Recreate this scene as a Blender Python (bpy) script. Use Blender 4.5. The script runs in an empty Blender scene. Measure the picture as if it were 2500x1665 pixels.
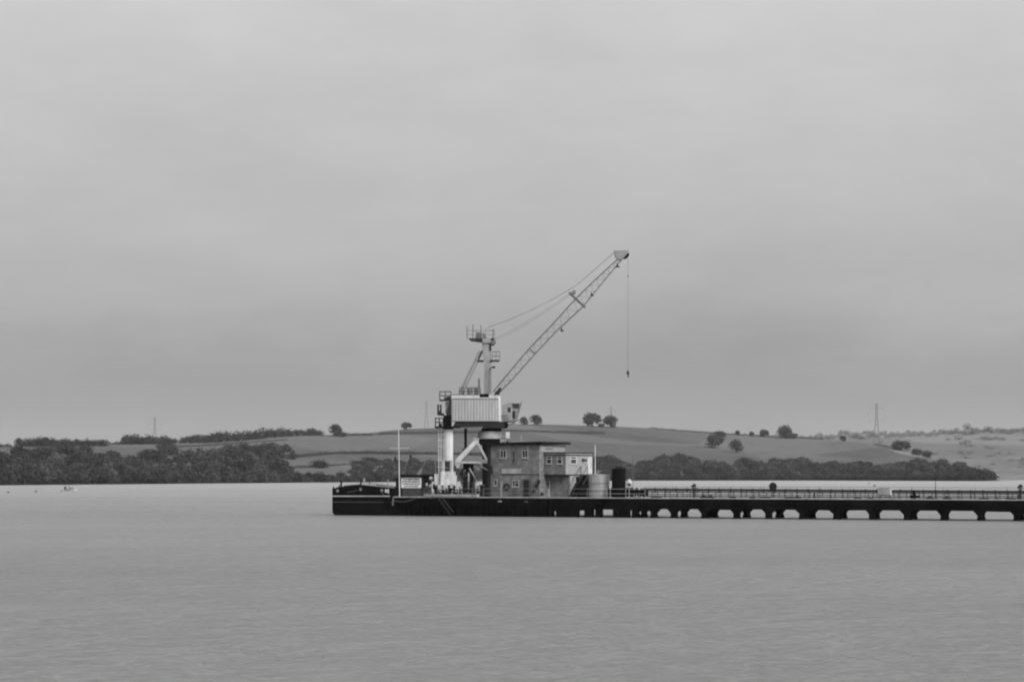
import bpy, math, random
import numpy as np
from mathutils import Vector, Matrix
random.seed(7); rng = np.random.default_rng(11)
sc = bpy.context.scene
COL = sc.collection

# ------------------------------------------------------------------ camera
F = 5900.0            # focal length in photo pixels (photo 2500 x 1665), an 85 mm lens
HZ = 1158.0           # horizon row
H = 5.0               # eye height above the water
cd = bpy.data.cameras.new('camera'); cam = bpy.data.objects.new('camera', cd); COL.objects.link(cam)
cam.location = (0, 0, H); cam.rotation_euler = (math.radians(90), 0, 0)
cd.sensor_width = 36.0; cd.lens = F/2500*36.0
cd.shift_y = (HZ-832.5)/2500.0
cd.clip_start = 0.5; cd.clip_end = 20000
sc.camera = cam

# ------------------------------------------------------------------ sky
SUN_EL, SUN_AZ = math.radians(33), math.radians(130)    # azimuth clockwise from +Y (view direction)
world = bpy.data.worlds.new("World"); sc.world = world; world.use_nodes = True
nt = world.node_tree; N = nt.nodes; L = nt.links
for n in list(N): N.remove(n)
out = N.new('ShaderNodeOutputWorld'); bg = N.new('ShaderNodeBackground'); L.new(bg.outputs[0], out.inputs[0])
sky = N.new('ShaderNodeTexSky'); sky.sky_type = 'NISHITA'; sky.sun_disc = False
sky.sun_elevation = SUN_EL; sky.sun_rotation = SUN_AZ; sky.air_density = 1.5; sky.dust_density = 4
bw = N.new('ShaderNodeRGBToBW'); L.new(sky.outputs[0], bw.inputs[0])
tc = N.new('ShaderNodeTexCoord'); sep = N.new('ShaderNodeSeparateXYZ'); L.new(tc.outputs['Generated'], sep.inputs[0])
mp = N.new('ShaderNodeMapping'); mp.inputs['Scale'].default_value = (7, 7, 20); mp.inputs['Location'].default_value = (3.1, 1.7, 0.4)
L.new(tc.outputs['Generated'], mp.inputs[0])
cn = N.new('ShaderNodeTexNoise'); cn.inputs['Scale'].default_value = 1.0; cn.inputs['Detail'].default_value = 9; cn.inputs['Roughness'].default_value = 0.62
L.new(mp.outputs[0], cn.inputs['Vector'])
mr = N.new('ShaderNodeMapRange'); mr.inputs[1].default_value = 0.25; mr.inputs[2].default_value = 0.75; mr.inputs[3].default_value = -0.014; mr.inputs[4].default_value = 0.014
L.new(cn.outputs['Fac'], mr.inputs[0])
ad = N.new('ShaderNodeMath'); ad.operation = 'ADD'; L.new(sep.outputs['Z'], ad.inputs[0]); L.new(mr.outputs[0], ad.inputs[1])
ramp = N.new('ShaderNodeValToRGB'); L.new(ad.outputs[0], ramp.inputs[0])
def setramp(pts):
    el = ramp.color_ramp.elements
    while len(el) > 1: el.remove(el[-1])
    el[0].position = pts[0][0]; el[0].color = (pts[0][1],)*3+(1,)
    for p, v in pts[1:]:
        e = el.new(p); e.color = (v,)*3+(1,)
setramp([(0.0, .345), (.020, .36), (.034, .345), (.045, .36), (.07, .44), (.11, .50), (.155, .57), (.20, .64), (.45, .85), (1.0, 1.25)])
mul = N.new('ShaderNodeMath'); mul.operation = 'MULTIPLY'; mul.inputs[1].default_value = 10.0
L.new(ramp.outputs[0], mul.inputs[0])
n2 = N.new('ShaderNodeMapRange'); n2.inputs[1].default_value = .25; n2.inputs[2].default_value = .75; n2.inputs[3].default_value = .94; n2.inputs[4].default_value = 1.06
L.new(cn.outputs['Fac'], n2.inputs[0])
mul2 = N.new('ShaderNodeMath'); mul2.operation = 'MULTIPLY'; L.new(mul.outputs[0], mul2.inputs[0]); L.new(n2.outputs[0], mul2.inputs[1])
mix = N.new('ShaderNodeMix'); mix.data_type = 'FLOAT'; mix.inputs[0].default_value = 0.93
L.new(bw.outputs[0], mix.inputs[2]); L.new(mul2.outputs[0], mix.inputs[3])
# added fill: brighter sky around the hidden sun, behind the camera's right shoulder
dp = N.new('ShaderNodeVectorMath'); dp.operation = 'DOT_PRODUCT'; L.new(tc.outputs['Generated'], dp.inputs[0])
dp.inputs[1].default_value = (math.sin(SUN_AZ)*math.cos(SUN_EL), math.cos(SUN_AZ)*math.cos(SUN_EL), math.sin(SUN_EL))
gl = N.new('ShaderNodeMapRange'); gl.interpolation_type = 'SMOOTHSTEP'; gl.inputs[1].default_value = .1; gl.inputs[2].default_value = 1.; gl.inputs[3].default_value = 0.; gl.inputs[4].default_value = 9.
L.new(dp.outputs['Value'], gl.inputs[0])
ad2 = N.new('ShaderNodeMath'); ad2.operation = 'ADD'; L.new(mix.outputs[0], ad2.inputs[0]); L.new(gl.outputs[0], ad2.inputs[1])
L.new(ad2.outputs[0], bg.inputs['Color']); bg.inputs['Strength'].default_value = 0.1

sd = bpy.data.lights.new('sun', 'SUN'); sd.energy = 3.6; sd.angle = math.radians(35); sd.color = (1, 1, 1)
sun = bpy.data.objects.new('sun', sd); COL.objects.link(sun)
dirv = Vector((math.sin(SUN_AZ)*math.cos(SUN_EL), math.cos(SUN_AZ)*math.cos(SUN_EL), math.sin(SUN_EL)))
sun.rotation_euler = dirv.to_track_quat('Z', 'Y').to_euler(); sun.location = (0, 0, 200)
vs = sc.view_settings; vs.view_transform = 'Standard'; vs.look = 'None'; vs.gamma = 1; vs.exposure = 0.0; vs.use_curve_mapping = False
sc.render.resolution_x = 1024; sc.render.resolution_y = 681
sc.cycles.volume_bounces = 0; sc.cycles.filter_width = 2.1

# ------------------------------------------------------------------ materials (black and white place)
def mat(name, v, rough=.7, var=.18, scale=1.2, metal=0., bump=0., detail=5, streak=0., spec=.35):
    m = bpy.data.materials.new(name); m.use_nodes = True; t = m.node_tree; n = t.nodes; l = t.links
    p = n['Principled BSDF']; p.inputs['Roughness'].default_value = rough; p.inputs['Metallic'].default_value = metal
    p.inputs['Specular IOR Level'].default_value = spec
    c = n.new('ShaderNodeTexCoord'); nz = n.new('ShaderNodeTexNoise'); nz.inputs['Scale'].default_value = scale; nz.inputs['Detail'].default_value = detail
    nz.inputs['Roughness'].default_value = .65
    src = c.outputs['Object']
    if streak:
        mm = n.new('ShaderNodeMapping'); mm.inputs['Scale'].default_value = (1, 1, streak); l.new(src, mm.inputs[0]); src = mm.outputs[0]
    l.new(src, nz.inputs['Vector'])
    r = n.new('ShaderNodeMapRange'); r.inputs[1].default_value = .3; r.inputs[2].default_value = .7
    r.inputs[3].default_value = v*(1-var); r.inputs[4].default_value = v*(1+var)
    l.new(nz.outputs['Fac'], r.inputs[0]); l.new(r.outputs[0], p.inputs['Base Color'])
    if bump:
        b = n.new('ShaderNodeBump'); b.inputs['Strength'].default_value = bump; b.inputs['Distance'].default_value = .05
        l.new(nz.outputs['Fac'], b.inputs['Height']); l.new(b.outputs[0], p.inputs['Normal'])
    return m
M = {}
M['steel_light'] = mat('weathered_light_paint', .36, .6, .22, 1.6, streak=.3)
M['steel_grey'] = mat('grey_crane_paint', .18, .6, .25, 1.8, streak=.3)
M['lattice'] = mat('lattice_paint', .10, .6, .3, 1.2)
M['rope'] = mat('wire_rope', .07, .7, .1)
M['dark'] = mat('dark_steel', .014, .7, .4, 1.2, spec=.2)
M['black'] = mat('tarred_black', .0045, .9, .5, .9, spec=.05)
M['white'] = mat('white_paint', .43, .6, .28, 1.4, streak=.22, detail=8)
M['frame'] = mat('grubby_window_paint', .30, .6, .2, 2)
M['casing'] = mat('stained_white_casing', .36, .6, .45, 2.2, streak=.4, detail=8)
M['tank'] = mat('pale_tank_paint', .25, .85, .35, 1.1, streak=.25, detail=8, spec=.1)
M['brick'] = mat('worn_brick', .12, .85, .5, 1.7, detail=10)
M['render'] = mat('pale_wall', .195, .85, .2, 1.3)  # paler than the brick: end wall, upper side band, downpipe cover
M['glass'] = mat('window_glass', .012, .12, .2, 1, spec=.5)
M['roof'] = mat('roofing_felt', .009, .9, .4, 1, spec=.05)
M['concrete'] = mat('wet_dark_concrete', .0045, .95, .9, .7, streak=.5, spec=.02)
M['kerb'] = mat('deck_kerb_concrete', .30, .8, .35, 1.0)
M['deck'] = mat('deck_concrete', .16, .85, .3, .6)
M['pipe'] = mat('oil_pipe_steel', .012, .6, .4, .9)
M['timber'] = mat('wet_timber', .004, .95, .5, 1.4, streak=.3, spec=.02)
M['leaf'] = mat('foliage', .040, .8, .45, .35, spec=.1)
M['leaf_dark'] = mat('woodland_foliage', .027, .8, .6, .045, spec=.1)
M['far_leaf'] = mat('haze_pale_foliage', .15, .9, .2, .01, spec=.05)  # distance haze is mixed into this lighter leaf colour
M['leaf_dark_a'] = mat('dark_oak_foliage', .018, .8, .5, .05, spec=.1)
M['leaf_dark_b'] = mat('pale_ash_foliage', .042, .8, .4, .05, spec=.1)
M['hedge'] = mat('hedge_foliage', .035, .8, .4, .2, spec=.1)
M['bark'] = mat('bark', .05, .9, .2, 2)
M['sign'] = mat('sign_white', .8, .6, .12, 3)
M['ink'] = mat('sign_letter_black', .03, .6, .1, 3)
M['hull_white'] = mat('yacht_hull_white', .32, .4, .08, 1)
M['grit'] = mat('dull_grey', .09, .8, .3, 2)
M['lid'] = mat('mid_paint', .06, .7, .3, 2)

for k_ in ('leaf','leaf_dark_a','leaf_dark_b','leaf_dark','hedge','far_leaf'):
    t_ = M[k_].node_tree; ge = t_.nodes.new('ShaderNodeNewGeometry'); sc1 = t_.nodes.new('ShaderNodeVectorMath'); sc1.operation = 'SCALE'; sc1.inputs['Scale'].default_value = .45
    t_.links.new(ge.outputs['Normal'], sc1.inputs[0]); ad_ = t_.nodes.new('ShaderNodeVectorMath'); ad_.operation = 'ADD'; ad_.inputs[1].default_value = (0, 0, .6)
    t_.links.new(sc1.outputs[0], ad_.inputs[0]); no_ = t_.nodes.new('ShaderNodeVectorMath'); no_.operation = 'NORMALIZE'; t_.links.new(ad_.outputs[0], no_.inputs[0])
    t_.links.new(no_.outputs[0], t_.nodes['Principled BSDF'].inputs['Normal'])
# hills: pasture patches with field to field differences
def hill_mat(name, v):
    m = bpy.data.materials.new(name); m.use_nodes = True; t = m.node_tree; n = t.nodes; l = t.links
    p = n['Principled BSDF']; p.inputs['Roughness'].default_value = .95; p.inputs['Specular IOR Level'].default_value = .05
    c = n.new('ShaderNodeTexCoord')
    a = n.new('ShaderNodeTexNoise'); a.inputs['Scale'].default_value = .0035; a.inputs['Detail'].default_value = 3; l.new(c.outputs['Object'], a.inputs['Vector'])
    b = n.new('ShaderNodeTexNoise'); b.inputs['Scale'].default_value = .12; b.inputs['Detail'].default_value = 6; l.new(c.outputs['Object'], b.inputs['Vector'])
    r1 = n.new('ShaderNodeMapRange'); r1.inputs[1].default_value = .35; r1.inputs[2].default_value = .65; r1.inputs[3].default_value = v*.82; r1.inputs[4].default_value = v*1.2; l.new(a.outputs['Fac'], r1.inputs[0])
    r2 = n.new('ShaderNodeMapRange'); r2.inputs[1].default_value = .25; r2.inputs[2].default_value = .75; r2.inputs[3].default_value = .8; r2.inputs[4].default_value = 1.2; l.new(b.outputs['Fac'], r2.inputs[0])
    vo = n.new('ShaderNodeTexVoronoi'); vo.inputs['Scale'].default_value = .0065; l.new(c.outputs['Object'], vo.inputs['Vector'])
    sx = n.new('ShaderNodeSeparateColor'); l.new(vo.outputs['Color'], sx.inputs[0])
    r3 = n.new('ShaderNodeMapRange'); r3.inputs[3].default_value = .80; r3.inputs[4].default_value = 1.2; l.new(sx.outputs[0], r3.inputs[0])
    k0 = n.new('ShaderNodeMath'); k0.operation = 'MULTIPLY'; l.new(r1.outputs[0], k0.inputs[0]); l.new(r3.outputs[0], k0.inputs[1])
    k = n.new('ShaderNodeMath'); k.operation = 'MULTIPLY'; l.new(k0.outputs[0], k.inputs[0]); l.new(r2.outputs[0], k.inputs[1])
    l.new(k.outputs[0], p.inputs['Base Color']); return m
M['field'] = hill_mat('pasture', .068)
M['farfield'] = hill_mat('haze_pale_pasture', .10)  # field colour raised to carry the haze over the far hill

# corrugated cladding
def corr_mat(name, v):
    m = mat(name, v, .6, .16, 1.5, streak=.2); t = m.node_tree; n = t.nodes; l = t.links
    w = n.new('ShaderNodeTexWave'); w.bands_direction = 'X'; w.inputs['Scale'].default_value = .85; w.inputs['Distortion'].default_value = .3
    c = n['Texture Coordinate']; l.new(c.outputs['Object'], w.inputs['Vector'])
    b = n.new('ShaderNodeBump'); b.inputs['Strength'].default_value = .6; b.inputs['Distance'].default_value = .05
    l.new(w.outputs['Fac'], b.inputs['Height']); l.new(b.outputs[0], n['Principled BSDF'].inputs['Normal']); return m
M['corr'] = corr_mat('corrugated_cladding', .25)

def water_mat():
    m = bpy.data.materials.new('estuary_water'); m.use_nodes = True; t = m.node_tree; n = t.nodes; l = t.links
    p = n['Principled BSDF']; p.inputs['Roughness'].default_value = .36; p.inputs['IOR'].default_value = 1.33
    c = n.new('ShaderNodeTexCoord')
    def noise(sx, sy, scale, det, rough=.55):
        mm = n.new('ShaderNodeMapping'); mm.inputs['Scale'].default_value = (sx, sy, 1); l.new(c.outputs['Object'], mm.inputs[0])
        q = n.new('ShaderNodeTexNoise'); q.inputs['Scale'].default_value = scale; q.inputs['Detail'].default_value = det; q.inputs['Roughness'].default_value = rough
        l.new(mm.outputs[0], q.inputs['Vector']); return q
    silt = noise(.35, 1, .02, 4)
    r = n.new('ShaderNodeMapRange'); r.inputs[1].default_value = .35; r.inputs[2].default_value = .65; r.inputs[3].default_value = .28; r.inputs[4].default_value = .35
    l.new(silt.outputs['Fac'], r.inputs[0]); l.new(r.outputs[0], p.inputs['Base Color'])
    a = noise(.8, 1.0, 2.6, 8, .75); b = noise(.6, 1, .35, 5, .6)
    b1 = n.new('ShaderNodeBump'); b1.inputs['Strength'].default_value = 1.; b1.inputs['Distance'].default_value = 1.5; l.new(a.outputs['Fac'], b1.inputs['Height'])
    b2 = n.new('ShaderNodeBump'); b2.inputs['Strength'].default_value = 1.; b2.inputs['Distance'].default_value = .9; l.new(b.outputs['Fac'], b2.inputs['Height']); l.new(b1.outputs[0], b2.inputs['Normal'])
    l.new(b2.outputs[0], p.inputs['Normal']); return m
M['water'] = water_mat()

# ------------------------------------------------------------------ mesh helpers
class MB:
    def __init__(s): s.v = []; s.f = []
    def add(s, vs, fs):
        o = len(s.v); s.v += [tuple(x) for x in vs]; s.f += [tuple(i+o for i in q) for q in fs]; return s
    def hexa(s, b, t):
        "bottom ring b (4), top ring t (4), counter-clockwise seen from above"
        return s.add(list(b)+list(t), [(3,2,1,0),(4,5,6,7),(0,1,5,4),(1,2,6,5),(2,3,7,6),(3,0,4,7)])
    def box(s, x0, x1, y0, y1, z0, z1):
        b = [(x0,y0,z0),(x1,y0,z0),(x1,y1,z0),(x0,y1,z0)]
        return s.hexa(b, [(x,y,z1) for x,y,_ in b])
    def tube(s, p0, p1, r0, r1=None, n=8, caps=True):
        p0 = Vector(p0); p1 = Vector(p1); r1 = r0 if r1 is None else r1
        d = p1-p0
        if d.length < 1e-6: return s
        d.normalize(); a = d.orthogonal() if abs(d.z) > .99 else d.cross(Vector((0,0,1)))
        a.normalize(); b = d.cross(a)
        vs = []
        for p, r in ((p0, r0), (p1, r1)):
            for i in range(n):
                t = 2*math.pi*(i+.5)/n; vs.append(p+(a*math.cos(t)+b*math.sin(t))*r)
        fs = [(i, (i+1)%n, n+(i+1)%n, n+i) for i in range(n)]
        if caps: fs += [tuple(range(n-1, -1, -1)), tuple(range(n, 2*n))]
        return s.add(vs, fs)
    def bar(s, p0, p1, w): return s.tube(p0, p1, w*.7071, n=4)
    def poly(s, pts, w):
        for a, b in zip(pts, pts[1:]): s.tube(a, b, w, n=6)
        return s
    def prism(s, pts, off):
        "polygon (list of points) swept by the offset vector"
        n = len(pts); o = Vector(off); a = [Vector(p) for p in pts]
        return s.add(a+[p+o for p in a], [tuple(range(n-1,-1,-1)), tuple(range(n, 2*n))]+[(i,(i+1)%n,n+(i+1)%n,n+i) for i in range(n)])
    def lathe(s, c, prof, n=24):
        "prof = [(radius, z)], around the vertical through c"
        vs = []; fs = []
        for r, z in prof:
            for i in range(n):
                t = 2*math.pi*i/n; vs.append((c[0]+r*math.cos(t), c[1]+r*math.sin(t), z))
        for k in range(len(prof)-1):
            for i in range(n): fs.append((k*n+i, k*n+(i+1)%n, (k+1)*n+(i+1)%n, (k+1)*n+i))
        fs += [tuple(range(n-1,-1,-1)), tuple(range((len(prof)-1)*n, len(prof)*n))]
        return s.add(vs, fs)
    def torus(s, c, nrm, R, r, n=18, m=8):
        nrm = Vector(nrm).normalized(); a = nrm.orthogonal().normalized(); b = nrm.cross(a); c = Vector(c)
        vs = []; fs = []
        for i in range(n):
            t = 2*math.pi*i/n; e = a*math.cos(t)+b*math.sin(t)
            for j in range(m):
                q = 2*math.pi*j/m; vs.append(c+e*(R+r*math.cos(q))+nrm*r*math.sin(q))
        for i in range(n):
            for j in range(m): fs.append((i*m+j, ((i+1)%n)*m+j, ((i+1)%n)*m+(j+1)%m, i*m+(j+1)%m))
        return s.add(vs, fs)
    def build(s, name, material, parent=None, smooth=False):
        base = Vector((0,0,0)); q = parent
        while q is not None: base += q.location; q = q.parent
        me = bpy.data.meshes.new(name)
        o = bpy.data.objects.new(name, me); COL.objects.link(o)
        vs = s.v
        if parent is None:
            a = np.array([tuple(v) for v in vs]); c = a.mean(0); c[2] = a[:,2].min(); base = Vector(c); o.location = base
        me.from_pydata([(v[0]-base[0], v[1]-base[1], v[2]-base[2]) for v in vs], [], s.f); me.update()
        me.materials.append(M[material] if isinstance(material, str) else material)
        if smooth: me.polygons.foreach_set('use_smooth', [True]*len(me.polygons))
        if parent is not None: o.parent = parent
        return o
def tag(o, label=None, cat=None, group=None, kind=None):
    if label: o['label'] = label
    if cat: o['category'] = cat
    if group: o['group'] = group
    if kind: o['kind'] = kind
    return o
def empty(name, loc, label, cat, group=None):
    o = bpy.data.objects.new(name, None); COL.objects.link(o); o.location = loc; o.empty_display_size = .5
    return tag(o, label, cat, group)

# points: W = photo pixel at distance D ; P = photo pixel on the vertical plane d metres behind the jetty's front face
def W(px, py, D): return Vector(((px-1250)/F*D, D, H+(HZ-py)/F*D))
ANG = math.atan(.493); CA, SA = math.cos(ANG), math.sin(ANG); A0 = 285.8
UX = Vector((CA, -SA, 0)); NX = Vector((SA, CA, 0)); ZZ = Vector((0,0,1))
def J(s, d, z): return Vector((s*CA+d*SA, A0-s*SA+d*CA, z))
def sd_(px, d):
    k = (px-1250)/F; return (k*A0+d*(k*CA-SA))/(CA+k*SA)
def dist(px, d): s = sd_(px, d); return A0-s*SA+d*CA
def P(px, py, d): return J(sd_(px, d), d, H+(HZ-py)/F*dist(px, d))
def zat(px, py, d): return H+(HZ-py)/F*dist(px, d)
def jbox(mb, s0, s1, d0, d1, z0, z1):
    b = [J(s0,d0,z0), J(s1,d0,z0), J(s1,d1,z0), J(s0,d1,z0)]
    return mb.hexa(b, [p+ZZ*(z1-z0) for p in b])
def pbox(mb, px0, px1, py0, py1, d, t):
    m = (px0+px1)/2
    return jbox(mb, sd_(px0,d), sd_(px1,d), d, d+t, zat(m,py1,d), zat(m,py0,d))
DECK = 2.22

# ------------------------------------------------------------------ water and hills
wm = MB()
xs = [-7000,-3000,-1200,-500,-200,0,200,500,1200,3000,7000]; ys = [-300,0,60,120,250,500,1000,2000,4000,7000]
wm.add([(x,y,0) for y in ys for x in xs], [(j*len(xs)+i, j*len(xs)+i+1, (j+1)*len(xs)+i+1, (j+1)*len(xs)+i) for j in range(len(ys)-1) for i in range(len(xs)-1)])
w = wm.build('water', 'water'); w['kind'] = 'structure'

def curve(pts):
    xs_ = [p[0] for p in pts]; ys_ = [p[1] for p in pts]
    return lambda x: float(np.interp(x, xs_, ys_))
shore = curve([(-1200,1196),(-400,1188),(0,1184.5),(400,1181),(700,1178.5),(1000,1176.5),(1560,1173.2),(2000,1173),(2440,1174.5),(2600,1174.5)])
ridge = curve([(-1200,1110),(-400,1092),(0,1088),(130,1089),(200,1086),(300,1084),(400,1083),(500,1081),(600,1074),(700,1065),(780,1062),(850,1061),(900,1057),(950,1051),(1000,1047),(1060,1045),(1120,1040),(1200,1036.5),(1250,1035),(1330,1036),(1400,1038),(1500,1041),(1585,1045),(1700,1054),(1780,1060),(1850,1064),(1900,1067),(1960,1070),(2000,1072),(2060,1077),(2130,1084),(2180,1092),(2250,1113),(2330,1137),(2400,1160),(2436,1175),(2600,1190)])
depth = curve([(-1200,600),(0,620),(700,700),(1400,800),(2000,650),(2440,250)])
def D0(px): return H*F/(shore(px)-HZ)
def ground(px, t):
    d0 = D0(px); py = shore(px)+(ridge(px)-shore(px))*(t**.92); return W(px, py, d0+depth(px)*t)
def G(px, py):
    q = (py-shore(px))/min(-1., (ridge(px)-shore(px))); return ground(px, max(0,min(1,q))**(1/.92))
hm = MB(); us = list(range(-1200, 2601, 20)); ts = [i/28 for i in range(29)]
rows = []
for u in us:
    g = [ground(u, 0)+Vector((0,-6,-1.5))]+[ground(u, t) for t in ts]
    last = g[-1]; lc = last+Vector((last.x*.05, last.y*.05, -1.5)); l2 = Vector((last.x*1.25, last.y*1.25, -3))
    for i, p in enumerate(g[2:-1]): p.z += .8*math.sin(u*.021+i*.7)*math.sin(i*.5)
    rows.append(g+[lc, l2])
nr = len(rows[0]); hm.add([p for r in rows for p in r], [(a*nr+b, (a+1)*nr+b, (a+1)*nr+b+1, a*nr+b+1) for a in range(len(rows)-1) for b in range(nr-1)])
h = hm.build('hill', 'field', smooth=True); h['kind'] = 'structure'
fridge = curve([(1700,1110),(1850,1085),(1950,1073),(2000,1068),(2100,1062),(2250,1058),(2350,1053),(2420,1048),(2500,1049),(2800,1056),(3600,1062),(4600,1072),(5600,1100)])
def fground(px, t):
    d0 = H*F/(1172.2-HZ); py = 1172.2+(fridge(px)-1172.2)*t**.9; return W(px, py, d0+1100*t)
hm = MB(); rows = []
for u in range(1700, 5601, 50):
    g = [fground(u,0)+Vector((0,-6,-1.5))]+[fground(u,t) for t in [i/16 for i in range(17)]]
    last = g[-1]; rows.append(g+[Vector((last.x*1.25, last.y*1.25, -3))])
nr = len(rows[0]); hm.add([p for r in rows for p in r], [(a*nr+b, (a+1)*nr+b, (a+1)*nr+b+1, a*nr+b+1) for a in range(len(rows)-1) for b in range(nr-1)])
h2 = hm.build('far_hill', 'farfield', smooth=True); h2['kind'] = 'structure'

# ------------------------------------------------------------------ foliage
def leaves(R, n, size, lobes=11, flat=.85, seed=0):
    """n leaf-clump quads through a lumpy crown of radius R sitting on z=0 .. 2R*flat ; returns (n,4,3)"""
    g = np.random.default_rng(seed)
    cs = []; rs = []
    for i in range(lobes):
        th = g.uniform(0, 2*np.pi); el = g.uniform(-.75, 1.0); rr = R*g.uniform(.35, .62)
        c = np.array([np.cos(th)*np.cos(el*1.3), np.sin(th)*np.cos(el*1.3), np.sin(el*1.3)*flat])*R*g.uniform(.45, .66)
        cs.append(c); rs.append(rr)
    cs = np.array(cs); rs = np.array(rs)
    k = g.integers(0, lobes, n); d = g.normal(size=(n,3)); d /= np.linalg.norm(d, axis=1)[:,None]
    p = cs[k]+d*(rs[k]*g.uniform(.55, 1.05, n))[:,None]; p[:,2] += R*flat*.72
    nr = d+g.normal(size=(n,3))*.7; nr /= np.linalg.norm(nr, axis=1)[:,None]
    a = np.cross(nr, g.normal(size=(n,3))); a /= np.linalg.norm(a, axis=1)[:,None]; b = np.cross(nr, a)
    s = size*g.uniform(.6, 1.3, n)[:,None]
    return np.stack([p-a*s-b*s*.8, p+a*s-b*s*.7, p+a*s*.9+b*s, p-a*s+b*s*.7], axis=1)
def quads_mesh(name, q, material):
    me = bpy.data.meshes.new(name); n = len(q)
    me.vertices.add(n*4); me.loops.add(n*4); me.polygons.add(n)
    me.vertices.foreach_set('co', q.reshape(-1).astype(np.float32)); me.loops.foreach_set('vertex_index', np.arange(n*4, dtype=np.int32))
    me.polygons.foreach_set('loop_start', np.arange(0, n*4, 4, dtype=np.int32)); me.polygons.foreach_set('loop_total', np.full(n, 4, dtype=np.int32))
    me.update(); me.validate(); me.materials.append(M[material]); return me
CROWN = [leaves(1, 1100, .075, seed=s, lobes=9+s%4, flat=[.85,.7,1.0,.8,.9][s%5]) for s in range(5)]
def tree(px, py_base, dia_px, label, cat='tree', var=0, trunk=.12, group=None, at=None, squash=1., name='tree'):
    g = at or G(px, py_base); R = dia_px*.58/F*g.y
    root = empty(name, g, label, cat, group)
    me = quads_mesh('crown', CROWN[var%5]*np.array([R, R, R*squash])+np.array([0,0,trunk*R*2]), 'leaf')
    c = bpy.data.objects.new('crown', me); COL.objects.link(c); c.parent = root
    t = MB(); t.tube(g+Vector((0,0,-1)), g+Vector((0,0,trunk*R*2+R*.6)), R*.09, R*.05, 8)
    for a in range(5):
        th = a*1.26+var; t.tube(g+Vector((0,0,trunk*R*2+R*.1*a)), g+Vector((math.cos(th)*R*.6, math.sin(th)*R*.6, trunk*R*2+R*(.6+.12*a))), R*.04, R*.012, 6)
    t.build('trunk', 'bark', root)
    return root
def wood(name, spots, label, cat='woodland', dens=330, size=.085, kind='stuff', material='leaf_dark'):
    """spots = list of (ground point, radius, squash)"""
    out = []
    for i, (g, R, sq) in enumerate(spots):
        q = CROWN[int(rng.integers(5))]; idx = rng.choice(len(q), min(dens, len(q)), replace=False); q = q[idx]
        th = rng.uniform(0, 6.28); c, s = math.cos(th), math.sin(th)
        q = np.stack([q[...,0]*c-q[...,1]*s, q[...,0]*s+q[...,1]*c, q[...,2]*sq], axis=-1)*R
        out.append(q+np.array([g.x, g.y, g.z-R*.25]))
    mi = np.concatenate([np.full(len(o_), random.choice((0,0,1,1,2)), dtype=np.int32) for o_ in out]); q = np.concatenate(out); c0 = q.reshape(-1,3).mean(0); c0[2] = 0
    o = bpy.data.objects.new(name, quads_mesh(name, q-c0, material)); o.location = Vector(c0); COL.objects.link(o)
    if material == 'leaf_dark':
        o.data.materials.append(M['leaf_dark_a']); o.data.materials.append(M['leaf_dark_b']); o.data.polygons.foreach_set('material_index', mi)
    tag(o, label, cat, None, kind); return o
def scatter(n, fx, fy, rmin, rmax, sq=(.85,1.15)):
    r = []
    for i in range(n):
        px = fx(); g = G(px, fy(px)); R = random.uniform(rmin, rmax); r.append((g, R, random.uniform(*sq)))
    return r
U = random.uniform
# big wood on the left shore: top outline read from the photograph (crown tops), filled down to the water
ltop = curve([(-1200,1120),(0,1112),(60,1108),(110,1104),(130,1098),(200,1098),(250,1104),(280,1112),(330,1108),(370,1092),(400,1088),(440,1096),(480,1108),(520,1100),(560,1098),(600,1094),(640,1088),(690,1085),(715,1080),(722,1104),(700,1108),(690,1150),(720,1163)])
def left_fy(px):
    lo = shore(px)-1; hi = min(lo-2, ltop(px)+9); return U(hi, lo)
sp = []
for i in range(640):
    px = U(-500, 716) if i % 5 else U(-1150, -300)
    sp.append((G(px, left_fy(px)), U(4.2, 7.5), U(.8, 1.1)))
for px in np.arange(-1150, 716, 7): sp.append((G(px, shore(px)-1.2), U(4, 6.5), U(.8,1.15)))
wood('shore_woodland', sp, 'dark dense woodland running down to the water on the left shore', dens=420)
# low shore belt between the wood and the crane, and the wooded gully behind the sign
sp = [(G(px, shore(px)-U(.5, 4)), U(2.6, 4.6), U(.8,1.2)) for px in np.arange(700, 1075, 3.5)]
sp += [(G(px, U(1132, 1168)), U(2.6, 4.6), .8) for px in [U(852, 1070) for _ in range(105)]]
sp += [(G(px, 1124+abs(px-905)*.35), U(2.6, 4.4), .8) for px in [U(880, 950) for _ in range(16)]]
wood('shore_thicket', sp, 'dark thicket along the shore and up the gully behind the barge', 'thicket')
sp = [(G(px, U(1160, 1174)), U(4, 6.5), 1.) for px in [U(1085, 1290) for _ in range(46)]]
wood('shore_thicket', sp, 'dark trees low on the shore seen between the crane legs', 'thicket')
# right shore wood: lumpy outline
rtop = curve([(1440,1115),(1452,1104),(1490,1102),(1505,1112),(1525,1122),(1545,1128),(1560,1120),(1590,1112),(1620,1103),(1655,1101),(1690,1108),(1710,1117),(1750,1121),(1775,1128),(1785,1130),(1800,1113),(1820,1107),(1840,1116),(1850,1128),(1860,1124),(1900,1115),(1930,1110),(1970,1110),(1985,1120),(2010,1122),(2035,1117),(2050,1128),(2075,1122),(2100,1118),(2120,1130),(2135,1132),(2150,1123),(2190,1120),(2240,1119),(2280,1118),(2320,1121),(2350,1127),(2385,1130),(2400,1140),(2412,1155),(2420,1168)])
sp = []
for px in np.arange(1330, 2416, 4.6):
    R = U(4.5, 7.8); top = rtop(max(px,1441))
    base_py = min(shore(px)-1, top+R*2*.9/(D0(px)+60)*F)
    sp.append((G(px, base_py), R, U(.9, 1.1)))
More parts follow.
